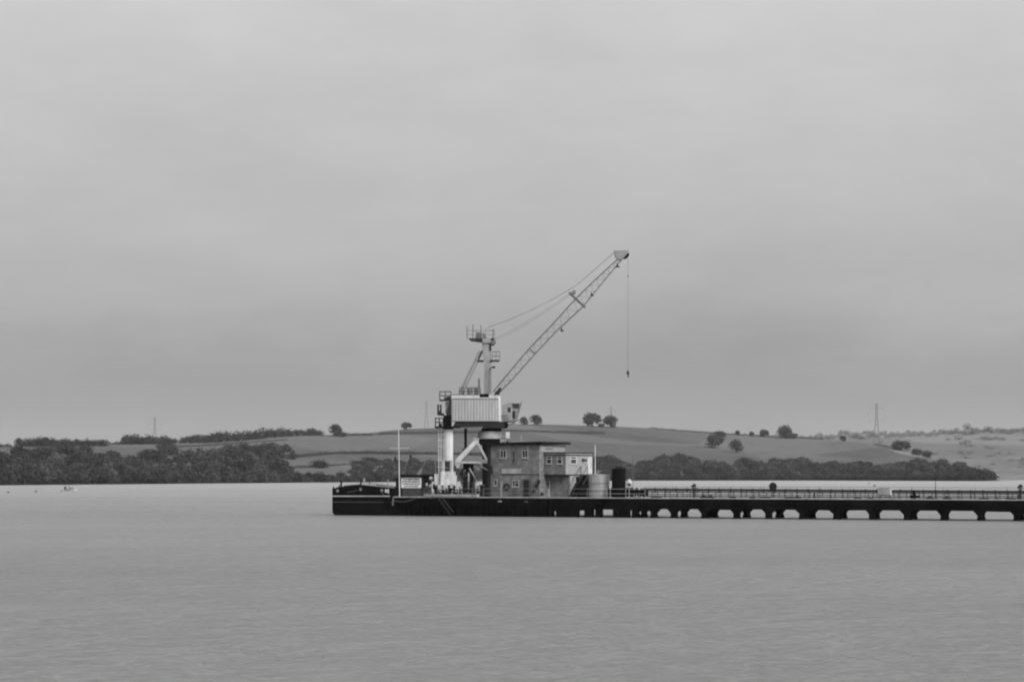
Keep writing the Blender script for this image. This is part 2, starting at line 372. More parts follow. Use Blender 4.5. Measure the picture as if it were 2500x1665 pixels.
for i in range(330):
    px = U(1330, 2408); lo = shore(px)-.8; hi = min(lo-1, rtop(max(px,1441))+17); sp.append((G(px, U(hi, lo)), U(3.6, 6), U(.85,1.1)))
for px in np.arange(1330, 2424, 5): sp.append((G(px, shore(px)-.8), U(3, 4.8), U(.8,1.1)))
wood('riverside_wood', sp, 'lumpy dark wood along the far shore behind the jetty approach', dens=460)
sp = []
for px in np.arange(1880, 4200, 8): sp.append((fground(px, U(.9,1)), U(3.5, 7), U(.8,1.2)))
for i in range(170): px = U(2050, 2900); sp.append((fground(px, U(.0,.97)), U(5, 11), U(.28,.5)))
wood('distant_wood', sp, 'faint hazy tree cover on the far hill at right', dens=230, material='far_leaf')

def belt(x0, x1, f, rmin, rmax, label, step=3.2, name='tree_belt', cat='tree belt'):
    sp = [(G(px, f(px)+U(-.6,.6)), U(rmin, rmax), U(.8,1.2)) for px in np.arange(x0, x1, step)]
    return wood(name, sp, label, cat, dens=170)
belt(-700, 28, lambda x: ridge(x)+2, 1, 2.2, 'low hedge along the ridge at the far left edge')
belt(58, 185, lambda x: 1090, 3.2, 5.2, 'ragged tree belt on the ridge at the far left')
belt(185, 262, lambda x: 1088, 2.6, 4.4, 'small uneven tree belt left of the gap on the ridge')
belt(270, 302, lambda x: 1085, 1.2, 2.2, 'thin hedge filling the gap between the ridge tree belts')
belt(302, 366, lambda x: 1084, 4.2, 6.6, 'tall rounded tree belt on the ridge under the leftmost pylon')
belt(360, 428, lambda x: 1084, 3.2, 5.2, 'tree belt with flat top right of the leftmost pylon')
belt(444, 512, lambda x: 1080, 3.6, 5.0, 'smooth low tree belt rising to the right on the ridge')
belt(512, 712, lambda x: 1079-(x-512)*.075, 4.2, 6.8, 'long bumpy tree belt along the rising ridge line')
belt(720, 786, lambda x: 1063, 3.4, 5.6, 'isolated loaf shaped copse on the skyline', name='copse', cat='copse')
def hedge(pts, r, label, step=1.3):
    f = curve(pts); sp = [(G(px, f(px)), U(r*.75, r*1.25), 1.) for px in np.arange(pts[0][0], pts[-1][0], step)]
    return wood('hedgerow', sp, label, 'hedge', dens=70, kind=None, material='hedge')
hedge([(845,1062),(908,1063)], 1.7, 'short hedge just below the skyline left of the flagpole')
hedge([(925,1061),(1000,1059),(1175,1056)], 1.7, 'upper field hedge passing behind the loading tower')
hedge([(1175,1055),(1240,1054),(1330,1056),(1475,1059)], 1.9, 'upper field hedge above the brick building roofs')
hedge([(680,1119),(760,1114),(830,1109),(900,1108),(1075,1110),(1190,1112)], 2.1, 'long middle hedge across the hillside behind the flagpole')
hedge([(690,1144),(760,1141),(860,1136),(960,1134),(1060,1135)], 1.4, 'lower field hedge above the barge')
hedge([(1585,1046.5),(1700,1055.5),(1780,1061),(1845,1064)], 1.5, 'hedge line drawn along the skyline right of the crane hook')
hedge([(1845,1065),(1920,1068),(2010,1073)], 1.6, 'low hedge on the skyline beside the big round tree')
hedge([(2137,1086),(2175,1094)], 1.6, 'short dark hedge running down from the right pylon')
hedge([(380,1094),(520,1088),(700,1075)], 1.2, 'faint hedge below the left ridge trees')
T = tree
T(47,1089,20,'small tree on the skyline at the far left end of the ridge', var=0)
T(112,1086,18,'slim dark tree standing above the far left tree belt', var=2, trunk=0.23)
T(188,1087,14,'small bushy tree on the left ridge beside a gap', var=1, trunk=0.30)
T(820,1065,30,'round topped tree standing alone on the skyline left of the flagpole', var=3, squash=1.15, trunk=0.07)
T(838,1065,20,'low bush leaning against the lone skyline tree', var=1, trunk=0.00, squash=.7, name='bush', cat='bush')
T(993,1050,23,'small windswept round tree alone on the ridge behind the flagpole', var=4, squash=.8, trunk=0.11)
T(1279,1038,20,'smaller of the two round ridge trees beside the crane cab', var=0, trunk=0.15)
T(1309,1037,28,'larger of the two round ridge trees beside the crane cab', var=3, trunk=0.07)
T(1446,1041,39,'biggest dome shaped tree on the ridge above the brick building', var=4, trunk=0.05, squash=.9)
T(1491,1043,34,'broad tree sheltering the pylon base on the ridge', var=2, trunk=0.03, squash=.85)
T(1468,1042,18,'sloping bush between the two big ridge trees', var=1, trunk=0.00, squash=.6, name='bush', cat='bush')
T(1746,1092,46,'spreading field tree below the skyline hedge', var=1, trunk=0.11, squash=.75)
T(1757,1070,32,'flat topped tree breaking the skyline above the spreading field tree', var=3, trunk=0.07, squash=.6)
T(1797,1102,34,'round field tree on a short trunk in the open pasture', var=0, trunk=0.11, squash=.85)
T(1866,1067,20,'little round tree on the skyline left of the big round one', var=4, trunk=0.05)
T(1801,1062,12,'tiny bush on the skyline above the round field tree', var=2, trunk=0.00, name='bush', cat='bush')
T(1835,1064,14,'low bush on the skyline between the hedge ends', var=1, trunk=0.00, name='bush', cat='bush')
T(1917,1070,40,'big round tree on the skyline right of the crane hook', var=0, trunk=0.01, squash=.9)
T(1938,1070,22,'bush trailing off the right side of the big round tree', var=2, trunk=0.00, squash=.6, name='bush', cat='bush')
T(2058,1076,16,'faint small tree on the skyline left of the right pylon', var=3, trunk=0.05)
T(2200,1100,40,'dark dome of a tree at the foot of the right pylon slope', var=4, trunk=0.00, squash=.7)
T(2238,1112,30,'second dark tree downhill from the pylon slope dome', var=1, trunk=0.00, squash=.75)
T(2264,1118,24,'third and lowest dark tree on the headland slope', var=2, trunk=0.00, squash=.8)
T(780,1142,44,'wide domed clump standing on the lower field hedge', var=3, trunk=0.00, squash=.55)
T(1010,1140,30,'dark round tree on the slope behind the loading tower foot', var=1, trunk=0.03)
# light stubble strip on the headland
lm = MB(); pts = [(2160,1095),(2200,1102),(2235,1110),(2272,1117),(2268,1120),(2220,1113.5),(2180,1104)]
lm.add([G(a,b)+Vector((0,-.6,.5)) for a,b in pts], [tuple(range(len(pts)))])
M['stubble'] = hill_mat('pale_stubble', .12)
ls = lm.build('stubble_field', 'stubble'); ls['kind'] = 'structure'

# ------------------------------------------------------------------ pylons
def pylon(px, py_top, py_base, D, label):
    b = W(px, py_base, D); t = W(px, py_top, D); h_ = t.z-b.z; root = empty('pylon', b, label, 'pylon', 'electricity pylons beyond the ridge')
    m = MB(); w0, w1 = h_*.075, h_*.018; c = [(-1,-1),(1,-1),(1,1),(-1,1)]; lv = [0,.16,.31,.45,.58,.69,.79,.88,1.]
    def pt(k, f): ww = w0+(w1-w0)*min(1, f/.7); return b+Vector((c[k][0]*ww, c[k][1]*ww, h_*f))
    for k in range(4):
        for f0, f1 in zip(lv, lv[1:]):
            m.bar(pt(k,f0), pt(k,f1), .24); m.bar(pt(k,f0), pt((k+1)%4,f1), .1); m.bar(pt((k+1)%4,f0), pt(k,f1), .1)
    m.build('tower', 'lattice', root)
    for f, a in ((.62,.16),(.75,.20),(.88,.14)):
        q = MB(); z = h_*f
        for s in (-1,1):
            tip = b+Vector((s*h_*a, 0, z)); q.bar(b+Vector((0,-w1,z)), tip, .07); q.bar(b+Vector((0,w1,z)), tip, .07); q.bar(b+Vector((0,0,z+h_*.045)), tip, .06)
            q.bar(tip, tip+Vector((0,0,-h_*.05)), .2)
        q.build('cross_arm', 'lattice', root)
pylon(2140, 984, 1096, 2850, 'tall lattice pylon rising above the right end of the ridge')
pylon(1492, 992, 1046, 2950, 'lattice pylon top showing behind the broad ridge tree')
pylon(1041, 978, 1060, 3100, 'faint pylon behind the ridge just left of the loading tower')
pylon(378, 1016, 1100, 3200, 'faint pylon behind the left ridge tree belts')

# ------------------------------------------------------------------ jetty
jr = empty('jetty', J(0,0,0), 'long dark concrete jetty with haunched piles standing in the water', 'jetty')
sL, sR = sd_(962, 0), sd_(2700, 0); HEADD = 15.0; sH = sd_(1530, 0); APD = 9.0
m = MB(); jbox(m, sL, sH, 0, HEADD, DECK-.45, DECK); jbox(m, sH+.001, sR, 0, APD, DECK-.45, DECK-.004); m.build('deck', 'deck', jr)
FRONT = [(1543,1556),(1565,1575),(1588,1600),(1637,1650),(1712,1723),(1790,1803),(1868,1881),(1951,1962),(2034,2047),(2121,2134),(2206,2222),(2296,2308),(2386,2397),(2474,2487),(2562,2576),(2650,2664)]
BACK = [(1543,1556),(1565,1575),(1588,1600),(1662,1674),(1727,1748),(1814,1827),(1894,1908),(1966,1987),(2050,2063),(2131,2144),(2218,2235),(2304,2313),(2392,2401),(2484,2497),(2572,2584),(2660,2672)]
def arcade(row, d, t, ztop=1.02, zb=DECK-.45):
    # haunched beam: one polygon per bay half, piles as own parts
    bm_ = MB()
    iv = [(sd_(a, d), sd_(b, d)) for a, b in row]
    for (a, b) in iv:
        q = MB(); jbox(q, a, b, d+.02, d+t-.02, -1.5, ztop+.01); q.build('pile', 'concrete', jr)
        q = MB(); w1, w2 = U(.02,.11), U(.02,.11); hz_ = U(.12,.38); pts_ = [J(a-w1,d-.06,-.8), J(b+w2,d-.06,-.8), J(b+w2,d-.06,hz_*.5), J(b+w2*.3,d-.06,hz_), J(a+(b-a)*.4,d-.06,hz_*U(.9,1.3)), J(a-w1*.4,d-.06,hz_*.9)]
        q.prism(pts_, NX*(t+.1)); q.build('weed_collar', 'timber', jr)
    for i in range(len(iv)-1):
        a, b = iv[i][1], iv[i+1][0]; g = min(U(.34,.5), (b-a)/2); ztop0 = ztop; zt_ = ztop+U(-.07,.05)
        top = zb
        pts = [J(a,d,ztop-U(.36,.5)), J(a,d,top), J(b,d,top), J(b,d,ztop-U(.36,.5)), J(b-g,d,zt_)]
        if b-a > 2*g+.02: pts.append(J(a+g,d,zt_+U(-.04,.04)))
        bm_.prism(pts, NX*t)
    for (a, b) in iv: jbox(bm_, a, b, d, d+t, ztop-.36, zb)
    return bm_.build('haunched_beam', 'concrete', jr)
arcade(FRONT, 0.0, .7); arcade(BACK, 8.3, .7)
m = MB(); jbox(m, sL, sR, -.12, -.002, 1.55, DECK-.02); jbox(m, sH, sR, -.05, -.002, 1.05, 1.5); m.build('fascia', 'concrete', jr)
# head: solid dark fendered face with a few gaps that show water right through
GAPS = [(1288,1293,1252.5,1257),(1304,1309.5,1252.5,1257),(1347,1357,1248,1258),(1409,1426,1246,1259),(1444,1453,1244,1259),(1466,1496,1243.5,1260),(1511,1513.5,1250,1261),(1533,1542,1246,1261)]
for d, t in ((.0,.8),(HEADD-.8,.8)):
    m = MB(); cur = 962 if d == 0 else 962
    for a, b, y0, y1 in GAPS:
        jbox(m, sd_(cur,d), sd_(a,d), d, d+t, -1.5, DECK-.45); 
        jbox(m, sd_(a,d), sd_(b,d), d+.001, d+t-.001, zat((a+b)/2,y0,d)+.0, DECK-.45); cur = b
    if d == 0: pass
    else: jbox(m, sd_(cur,d), sd_(1548,d), d, d+t, -1.5, DECK-.45)
    m.build('head_wall', 'concrete', jr)
px = 985
while px < 1345:
    m = MB(); wpx = U(4.5,6.5); s0 = sd_(px,0); s1 = sd_(px+wpx,0); jbox(m, s0, s1, -.32, -.001, -1.2, U(1.6, 2.1)); m.build('fender_timber', 'timber', jr); px += U(9, 15)
m = MB(); jbox(m, sd_(985,0), sd_(1460,0), -.46, -.325, 1.25, 1.5); m.build('fender_wale', 'timber', jr)
m = MB(); jbox(m, sL, sR, -.14, .16, DECK+.001, DECK+.12); m.build('kerb', 'kerb', jr)
m = MB(); jbox(m, sd_(1036,0), sd_(1166,0), -.2, .5, DECK+.125, DECK+.42); m.build('upstand', 'tank', jr)
# inclined landing stair on the head face
st = empty('landing_stair', P(1075,1240,-.6), 'dark steel stair slanting down the jetty face to the water', 'stair')
for off in (0, .9):
    m = MB(); m.bar(P(1068,1214,-.5-off), P(1100,1257,-.5-off), .14); m.build('stringer', 'dark', st)
    m = MB(); m.bar(P(1074,1208,-.5-off), P(1107,1250,-.5-off), .05); m.build('handrail', 'lid', st)
for i in range(10):
    f = (i+.5)/10; a = P(1068+32*f, 1214+43*f, -.5); b = P(1068+32*f, 1214+43*f, -1.4); m = MB(); m.bar(a, b, .09); m.build('tread', 'dark', st)

# ------------------------------------------------------------------ railings and pipes
def railing(px0, px1, d, label, hgt=1.1, step=2.4, r=.015, material='steel_grey', z0=DECK, rails=(1.,.5)):
    s0, s1 = sd_(px0, d), sd_(px1, d); root = empty('railing', J(s0, d, z0), label, 'railing', 'handrails on the jetty')
    n = max(1, round((s1-s0)/step))
    for i in range(n+1): s = s0+(s1-s0)*i/n; MB().tube(J(s,d,z0), J(s,d,z0+hgt), r*1.15, n=6).build('post', material, root)
    for f in rails: q = MB(); q.tube(J(s0,d,z0+hgt*f), J(s1,d,z0+hgt*f), r, n=6); q.build('rail', material, root)
    return root
railing(1180, 1434, .35, 'thin handrail in front of the brick building')
railing(1434, 1575, .35, 'thin handrail in front of the pale and black tanks', material='steel_light')
railing(1035, 1170, .6, 'thin handrail in front of the loading tower foot')
railing(1575, 2700, 8.6, 'long thin handrail along the far side of the jetty approach', material='dark', r=.018, rails=(1.,), hgt=1.3, step=3.6)
def pipeline(z0, z1, r, d, label, name='pipeline'):
    root = empty(name, P(1572, 1200, d), label, 'pipeline', 'pipelines along the jetty approach')
    a, b = sd_(1572,d), sd_(2700,d); m = MB(); m.tube(J(a,d,z0), J(b,d,z1), r, n=10); m.build('pipe', 'pipe', root)
    n = 40
    for i in range(0, n):
        s = a+(b-a)*i/n; z = z0+(z1-z0)*i/n; q = MB(); q.tube(J(s,d,z), J(s+.12,d,z), r*1.45, n=10); q.build('flange', 'pipe', root)
    return root
pipeline(3.24, 3.05, .15, 5.5, 'thickest and topmost pipeline along the jetty approach')
pipeline(2.98, 2.82, .065, 5.0, 'thin second pipeline below the thickest one')
pipeline(2.68, 2.62, .05, 4.5, 'thin third pipeline above the deck')
pipeline(2.46, 2.44, .07, 3.2, 'lowest pipeline lying just above the deck edge')
for i, px in enumerate(np.arange(1600, 2700, 31.)):
    r = empty('pipe_support', P(px, 1215, 5.2), 'short steel trestle carrying the jetty pipelines', 'pipe support', 'pipe trestles')
    m = MB(); s = sd_(px, 5.2); m.bar(J(s,4.2,DECK), J(s,4.2,3.0), .06); m.bar(J(s,5.9,DECK), J(s,5.9,3.1), .06); m.bar(J(s,4.1,2.88), J(s,6,2.88), .05); m.build('trestle', 'pipe', r)
# low dark valves and boxes on the approach deck
def valve(px, wpx, hpx, d, label, py=1213):
    dz = (px-1400)*.0075; r = empty('valve_chest', P(px, py+dz, d), label, 'valve chest', 'dark valves and chests on the jetty deck')
    m = MB(); s = sd_(px,d); hw = wpx/2/20.5; hh = hpx/20.5
    jbox(m, s-hw, s+hw, d, d+.7, DECK, DECK+hh*.7); m.build('body', 'black', r)
    m = MB(); jbox(m, s-hw*.55, s+hw*.4, d+.1, d+.6, DECK+hh*.7, DECK+hh*.86); m.build('lid', 'pipe', r)
    m = MB(); m.tube(J(s,d+.3,DECK+hh*.6), J(s,d+.3,DECK+hh), .05, n=8); m.torus(J(s,d+.3,DECK+hh), ZZ, .16, .03); m.build('handwheel', 'pipe', r)
for px, a, b, lab in [(1716,15,9,'squat black valve chest just right of the deck lamp'),(1733,11,8,'second black chest right of the deck lamp'),(1786,12,6,'low dark valve between deck lamp and round disc'),(1834,9,6,'small dark valve left of the round disc'),(1866,20,6,'long low chest just left of the round disc'),(1925,16,6,'low dark chest right of the round disc'),(1945,12,7,'humped dark valve right of the low chest'),(2092,12,6,'small dark chest left of the pale cabinet'),(2122,10,5,'dark valve in front of the pale cabinet'),(2268,14,8,'dark chest near the thin signal post'),(2310,16,7,'dark chest between signal post and right edge'),(2400,18,6,'low dark chest near the right edge'),(2466,20,6,'long dark chest beside the last deck post'),(1600,22,6,'long low chest at the start of the approach')]:
    valve(px, a, b, 1.2, lab)
# the 1692 lamp / monitor post
def monitor(px, label, d=2.0):
    s = sd_(px,d); r = empty('water_monitor', J(s,d,DECK), label, 'fire monitor', 'fire monitors on the jetty approach')
    m = MB(); m.tube(J(s,d,DECK), J(s,d,DECK+1.15), .13, .1, 10); m.tube(J(s-.35,d,DECK+.98), J(s+.4,d,DECK+.98), .07, n=8); m.build('riser', 'dark', r)
    m = MB(); m.lathe(J(s+.05,d,0), [(.22,DECK+1.15),(.3,DECK+1.25),(.26,DECK+1.38)], 12); m.build('swivel', 'grit', r)
    m = MB(); m.tube(J(s-.3,d,DECK+1.36), J(s+.12,d,DECK+1.62), .09, .17, 10); m.tube(J(s+.12,d,DECK+1.62), J(s+.18,d,DECK+1.3), .16, .08, 8); m.build('nozzle', 'dark', r)
monitor(1694, 'dark fire monitor on a riser nearest the jetty head')
monitor(2491, 'dark fire monitor on a riser at the right edge')
# round disc marker
s = sd_(1888, 1.5); r = empty('disc_marker', J(s,1.5,DECK), 'dark round disc on a short post above the jetty pipes', 'marker')
m = MB(); m.tube(J(s,1.5,DECK), J(s,1.5,DECK+1.1), .05, n=8); m.build('post', 'dark', r)
m = MB(); c = J(s,1.42,zat(1888,1187.5,1.5)); m.tube(c, c-NX*.08, .44, n=28); m.build('disc', 'dark', r)
m = MB(); m.torus(c-NX*.04, NX, .44, .035, 28); m.build('rim', 'black', r)
# pale cabinet
s0, s1 = sd_(2143,1.4), sd_(2173,1.4); r = empty('equipment_cabinet', J((s0+s1)/2,1.4,DECK), 'pale square cabinet raised over the jetty pipes', 'cabinet')
m = MB(); jbox(m, s0, s1, 1.4, 2.0, DECK+.5, DECK+1.3); m.build('body', 'tank', r)
m = MB(); jbox(m, s0+.07, s1-.07, 1.375, 1.399, DECK+.57, DECK+1.23); m.build('door', 'grit', r).data.materials[0] = M['tank']
for s in (s0+.1, s1-.1): m = MB(); m.bar(J(s,1.7,DECK), J(s,1.7,DECK+.5), .07); m.build('leg', 'dark', r)
# deck posts
def thinpost(px, py0, d, label, r=.035, material='dark', name='signal_post', cat='post', extra=None):
    s = sd_(px,d); o = empty(name, J(s,d,DECK), label, cat); m = MB(); z1 = zat(px,py0,d); m.tube(J(s,d,DECK), J(s,d,z1), r, r*.7, 8); m.build('pole', material, o)
    m = MB(); jbox(m, s-.1, s+.1, d-.1, d+.1, DECK-.0, DECK+.04); m.build('foot_plate', material, o)
    if extra: extra(o, s, d, z1)
    return o
thinpost(2284, 1172, 3, 'thin dark signal post standing between cabinet and right edge', .045, extra=lambda o,s,d,z: MB().tube(J(s,d,z), J(s,d,z+.12), .09, n=8).build('lantern','dark',o))
thinpost(2232, 1196, 1.2, 'stout dark post with valves right of the pale cabinet', .22, 'black', 'mooring_post', 'bollard', extra=lambda o,s,d,z: MB().tube(J(s-.5,d,DECK+.35), J(s+.6,d,DECK+.35), .16, n=10).build('cross_pipe','black',o))
thinpost(1988, 1204, .5, 'leaning dark bollard on the deck edge between disc and cabinet', .12, 'dark', 'mooring_post', 'bollard')
thinpost(2434, 1213, .5, 'short dark bollard on the deck edge near the right edge', .12, 'dark', 'mooring_post', 'bollard')
thinpost(2486, 1208, .5, 'dark stanchion under the fire monitor at the right edge', .14, 'dark', 'mooring_post', 'bollard')

# ------------------------------------------------------------------ brick building
DM = 2.5
bA = sd_(1198, DM); bB = sd_(1317, DM); zR = zat(1260,1086,DM); MD = 7.4
br = empty('control_building', J(bA, DM, DECK), 'two storey brick building with flat dark roofs on the jetty head', 'building')
m = MB(); jbox(m, bA, bB, DM, DM+MD, DECK, zR); m.build('main_wall', 'brick', br)
# sloping thin roof slab with overhang
m = MB(); ov = .45; zl, zr_ = zR+.005, zR+.12
b4 = [J(bA-.2,DM-ov,zl), J(bB+ov,DM-ov,zr_), J(bB+ov,DM+MD+ov,zr_), J(bA-.2,DM+MD+ov,zl)]
m.hexa(b4, [p+ZZ*.26 for p in b4]); mr_ = m.build('main_roof', 'roof', br)
DW = DM+1.25; wB = sd_(1381, DW); zW = zat(1355,1111,DW); WD = 7.6; zF = zat(1355,1158,DW)
m = MB(); jbox(m, bB+.002, wB, DW, DW+WD, zF, zW); m.build('wing_wall', 'brick', br)
m = MB(); jbox(m, bB+.002, wB-.003, DW+1.15, DW+WD-.003, DECK, zF-.002); m.build('wing_ground_wall', 'brick', br)
m = MB(); jbox(m, bB+.01, wB+.12, DW-.12, DW+WD+.1, zW+.001, zW+.10); jbox(m, bB+.01, wB+.14, DW-.14, DW+WD+.12, zW+.21, zW+.34); m.build('wing_roof', 'roof', br)
m = MB(); jbox(m, bB+.01, wB+.06, DW-.06, DW+WD+.05, zW+.101, zW+.209); m.build('wing_fascia', 'white', br)
# soffit edge
m = MB(); jbox(m, bB+.005, wB+.03, DW-.03, DW+WD-.01, zF-.12, zF-.001); m.build('floor_edge', 'roof', br)
m = MB(); jbox(m, bA+1.2, bB, DM-.05, DM-.001, zF-.03, zF+.03); m.build('string_course', 'roof', br)
# sunlit side face above the wing, its light put into a paler colour
m = MB(); jbox(m, bB+.001, bB+.03, DM+.4, DM+MD-.3, zW+.42, zR-.25); m.build('lit_side_panel', 'render', br)
m = MB(); jbox(m, bB+.031, bB+.05, DM+1.6, DM+3.6, zR-.52, zR-.42); m.build('clerestory_slot', 'dark', br)
def window(px0, px1, py0, py1, d, mull=1, trans=None, side=False, s_=None, dd=None, label=None, leftbig=False):
    """front window; frame with bars in front of glass, sill below"""
    a, b = sd_(px0,d), sd_(px1,d); mid = (px0+px1)/2; z0, z1 = zat(mid,py1,d), zat(mid,py0,d)
    f = MB(); fw = .07
    jbox(f, a-fw, a, d-.05, d-.001, z0-fw, z1+fw); jbox(f, b, b+fw, d-.05, d-.001, z0-fw, z1+fw)
    jbox(f, a, b, d-.05, d-.001, z1, z1+fw); jbox(f, a, b, d-.05, d-.001, z0-fw, z0)
    zt = zat(mid,trans,d) if trans else None
    if zt: jbox(f, a, b, d-.048, d-.001, zt-.05, zt+.05)
    ztop = zt-.051 if zt else z1
    for k in range(mull):
        sx = a+(b-a)*(k+1)/(mull+1); 
        if leftbig: sx = a+(b-a)*.38
        jbox(f, sx-.03, sx+.03, d-.046, d-.001, z0, ztop)
    if leftbig: jbox(f, a+(b-a)*.38+.031, b, d-.045, d-.001, z0+(z1-z0)*.6-.03, z0+(z1-z0)*.6+.03)
    wr = f.build('window', 'frame', br)
    g = MB(); jbox(g, a+.001, b-.001, d-.02, d-.0015, z0+.001, z1-.001); g.build('pane', 'glass', wr)
    sl = MB(); jbox(sl, a-.16, b+.16, d-.16, d-.0512, z0-.13, z0-.071); sl.build('sill', 'frame', wr)
    return wr
window(1223,1235,1095,1117,DM,1,1099); window(1276,1288,1094,1116.5,DM,1,1098.5)
window(1336,1346,1115,1131,DW,0,1120.5); window(1361.5,1371.5,1115,1131,DW,0,1120.5)
window(1252,1266,1173,1187,DM,1,None,leftbig=True)
window(1208,1213,1171,1185,DM,0,None)
m = MB(); jbox(m, wB+.0005, wB+.012, DW+.01, DW+WD-.01, zF-.1, zW-.001); jbox(m, wB-.0025, wB+.0004, DW+1.17, DW+WD-.01, DECK, zF-.121); m.build('end_wall_slab', 'render', br)  # thin slabs over the end wall, paler than the brick
# window, vent and door on the right end wall of the wing
def side_rect(mb, px0, px1, py0, py1, proud, s=None):
    s = wB if s is None else s
    def dof(px):   # depth on end wall seen at px
        k = (px-1250)/F; return (s*CA-k*(A0-s*SA))/(k*CA-SA)
    d0, d1 = dof(px0), dof(px1); mid = (d0+d1)/2; D = A0-s*SA+mid*CA
    z0, z1 = H+(HZ-py1)/F*D, H+(HZ-py0)/F*D
    return jbox(mb, s+.001, s+proud, min(d0,d1), max(d0,d1), z0, z1), (d0, d1, z0, z1)
f = MB(); side_rect(f, 1391, 1393, 1114, 1132, .06); side_rect(f, 1405.5, 1407.5, 1114, 1132, .06); side_rect(f, 1393, 1405.5, 1114, 1115.5, .06); side_rect(f, 1393, 1405.5, 1119, 1121.5, .06); side_rect(f, 1390, 1408, 1131, 1134, .1)
wf = f.build('window', 'frame', br); g = MB(); side_rect(g, 1393, 1405.5, 1115.5, 1119, .03); side_rect(g, 1393, 1405.5, 1121.5, 1131, .03); g.build('pane', 'glass', wf)
f = MB(); side_rect(f, 1434, 1445, 1115, 1156, .05); dr = f.build('door', 'casing', br); g = MB(); side_rect(g, 1436, 1437, 1133, 1135, .08); g.build('handle', 'dark', dr)
f = MB(); side_rect(f, 1420, 1424, 1120, 1126, .2); side_rect(f, 1426, 1430, 1121, 1125, .15); f.build('wall_lamp', 'dark', br)
# ground floor door, stair shade wall, posts, notice panel
f = MB(); pbox(f, 1331, 1342, 1174, 1212, DW+1.15-.06, .055); dr = f.build('door', 'white', br); g = MB(); pbox(g, 1332.5, 1340, 1175, 1192, DW+1.15-.09, .028); g.build('pane', 'glass', dr)
f = MB(); pbox(f, 1278, 1291, 1172, 1212, DM-.07, .065); dr = f.build('door', 'dark', br); g = MB(); pbox(g, 1276, 1278, 1170, 1212, DM-.09, .088); pbox(g, 1291, 1293, 1170, 1212, DM-.09, .088); pbox(g, 1278, 1291, 1169, 1172, DM-.09, .088); g.build('door_frame', 'lid', dr)
f = MB(); pbox(f, 1224.5, 1271.5, 1144, 1156, DM-.06, .058); f.build('wall_panel', 'tank', br)
f = MB(); pbox(f, 1221, 1225.5, 1174, 1212, DM-.14, .135); f.build('downpipe_cover', 'render', br)
f = MB(); a = P(1254.5,1104,DM-.08); f.tube(a, Vector((a.x,a.y,zat(1254.5,1128,DM))), .06, n=8); f.build('rainwater_pipe', 'dark', br)
f = MB(); pbox(f, 1251, 1266, 1196, 1206, DM-.3, .29); f.build('wall_locker', 'lid', br)
f = MB(); pbox(f, 1296, 1298, 1160, 1212, DM-.1, .09); f.build('drain_pipe', 'grit', br)
for i, (a, b) in enumerate([(1303,1200),(1309,1186),(1314,1176),(1322,1206)]):
    f = MB(); pbox(f, a-3, a+3, b-5, b+4, DM-.25, .24); f.build('meter_box', 'dark', br)
# thin masts on the roof
for px, y0 in ((1272,1063),(1206,1106)):
    pass
f = MB(); a = P(1272,1083,DM+1); f.tube(a, P(1272,1063,DM+1), .05, n=8); f.build('roof_pipe', 'tank', br)
# dark vertical trunking on left corner
f = MB(); jbox(f, bA-.32, bA-.003, DM-.25, DM+.2, DECK, zR-.1); f.build('corner_trunking', 'dark', br)
f = MB(); jbox(f, bA-.1, bA+.38, DM-.4, DM-.26, zat(1202,1158,DM), zat(1202,1137,DM)); f.build('junction_box', 'dark', br)
# lifebuoy on the wall
def lifebuoy(px, py, d, label, R=.33, material='dark'):
    c = P(px,py,d); o = MB(); o.torus(c, NX, R, .09); q = o.build('lifebuoy', material, smooth=True); return tag(q, label, 'lifebuoy', 'lifebuoys around the jetty head')
lifebuoy(1237, 1188, DM-.12, 'dark lifebuoy on the brick wall between post and window')
# external stair along the wing's right end
er = empty('external_stair', J(wB+.6, 6, DECK), 'dark steel stair climbing the right end of the building', 'stair')
def sdepth(px, s): k = (px-1250)/F; return (s*CA-k*(A0-s*SA))/(k*CA-SA)
dA, dB = sdepth(1400, wB+.9), sdepth(1433, wB+.9)
for off in (.12, 1.0):
    m = MB(); m.prism([J(wB+off,dA,DECK), J(wB+off,dA+.4,DECK), J(wB+off,dB,zF-.3), J(wB+off,dB,zF)], UX*.06); m.build('stringer', 'dark', er)
    m = MB(); m.tube(J(wB+off,dA,DECK+1), J(wB+off,dB,zF+1), .03, n=6); m.tube(J(wB+off,dA,DECK), J(wB+off,dA,DECK+1), .03, n=6); m.tube(J(wB+off,dB,zF), J(wB+off,dB,zF+1), .03, n=6); m.build('handrail', 'dark', er)
m = MB(); m.prism([J(wB+.55,dA+.2,DECK), J(wB+.55,dB+1.5,DECK), J(wB+.55,dB+1.5,zF-.12), J(wB+.55,dB+.1,zF-.12)], UX*.06); m.build('stair_enclosure', 'black', er)
for i in range(13):
    f_ = (i+.5)/13; m = MB(); d = dA+(dB-dA)*f_; z = DECK+(zF-DECK)*f_; jbox(m, wB+.181, wB+.999, d, d+.26, z, z+.05); m.build('tread', 'dark', er)
m = MB(); jbox(m, wB+.12, wB+1.06, dB+.01, dB+1.6, zF-.1, zF); m.build('landing', 'dark', er)
for d in (dB+.1, dB+1.5):
    m = MB(); m.bar(J(wB+1.0,d,DECK), J(wB+1.0,d,zF-.1), .14); m.build('post', 'dark', er)
m = MB(); jbox(m, wB+.1, wB+1.0, dA+2.2, dA+2.3, DECK, zat(1410,1180,8)); jbox(m, wB+1.07, wB+1.13, dA+1.0, dB+1.5, DECK, zF-1.2); m.build('side_screen', 'black', er)
m = MB(); side_rect(m, 1406, 1419, 1163, 1171, .45); m.build('floodlight_box', 'dark', er)
# pole behind the wing
thinpost(1453, 1086, 11.5, 'tall thin pale pole at the right end of the building', .07, 'white', 'aerial_pole', 'pole')

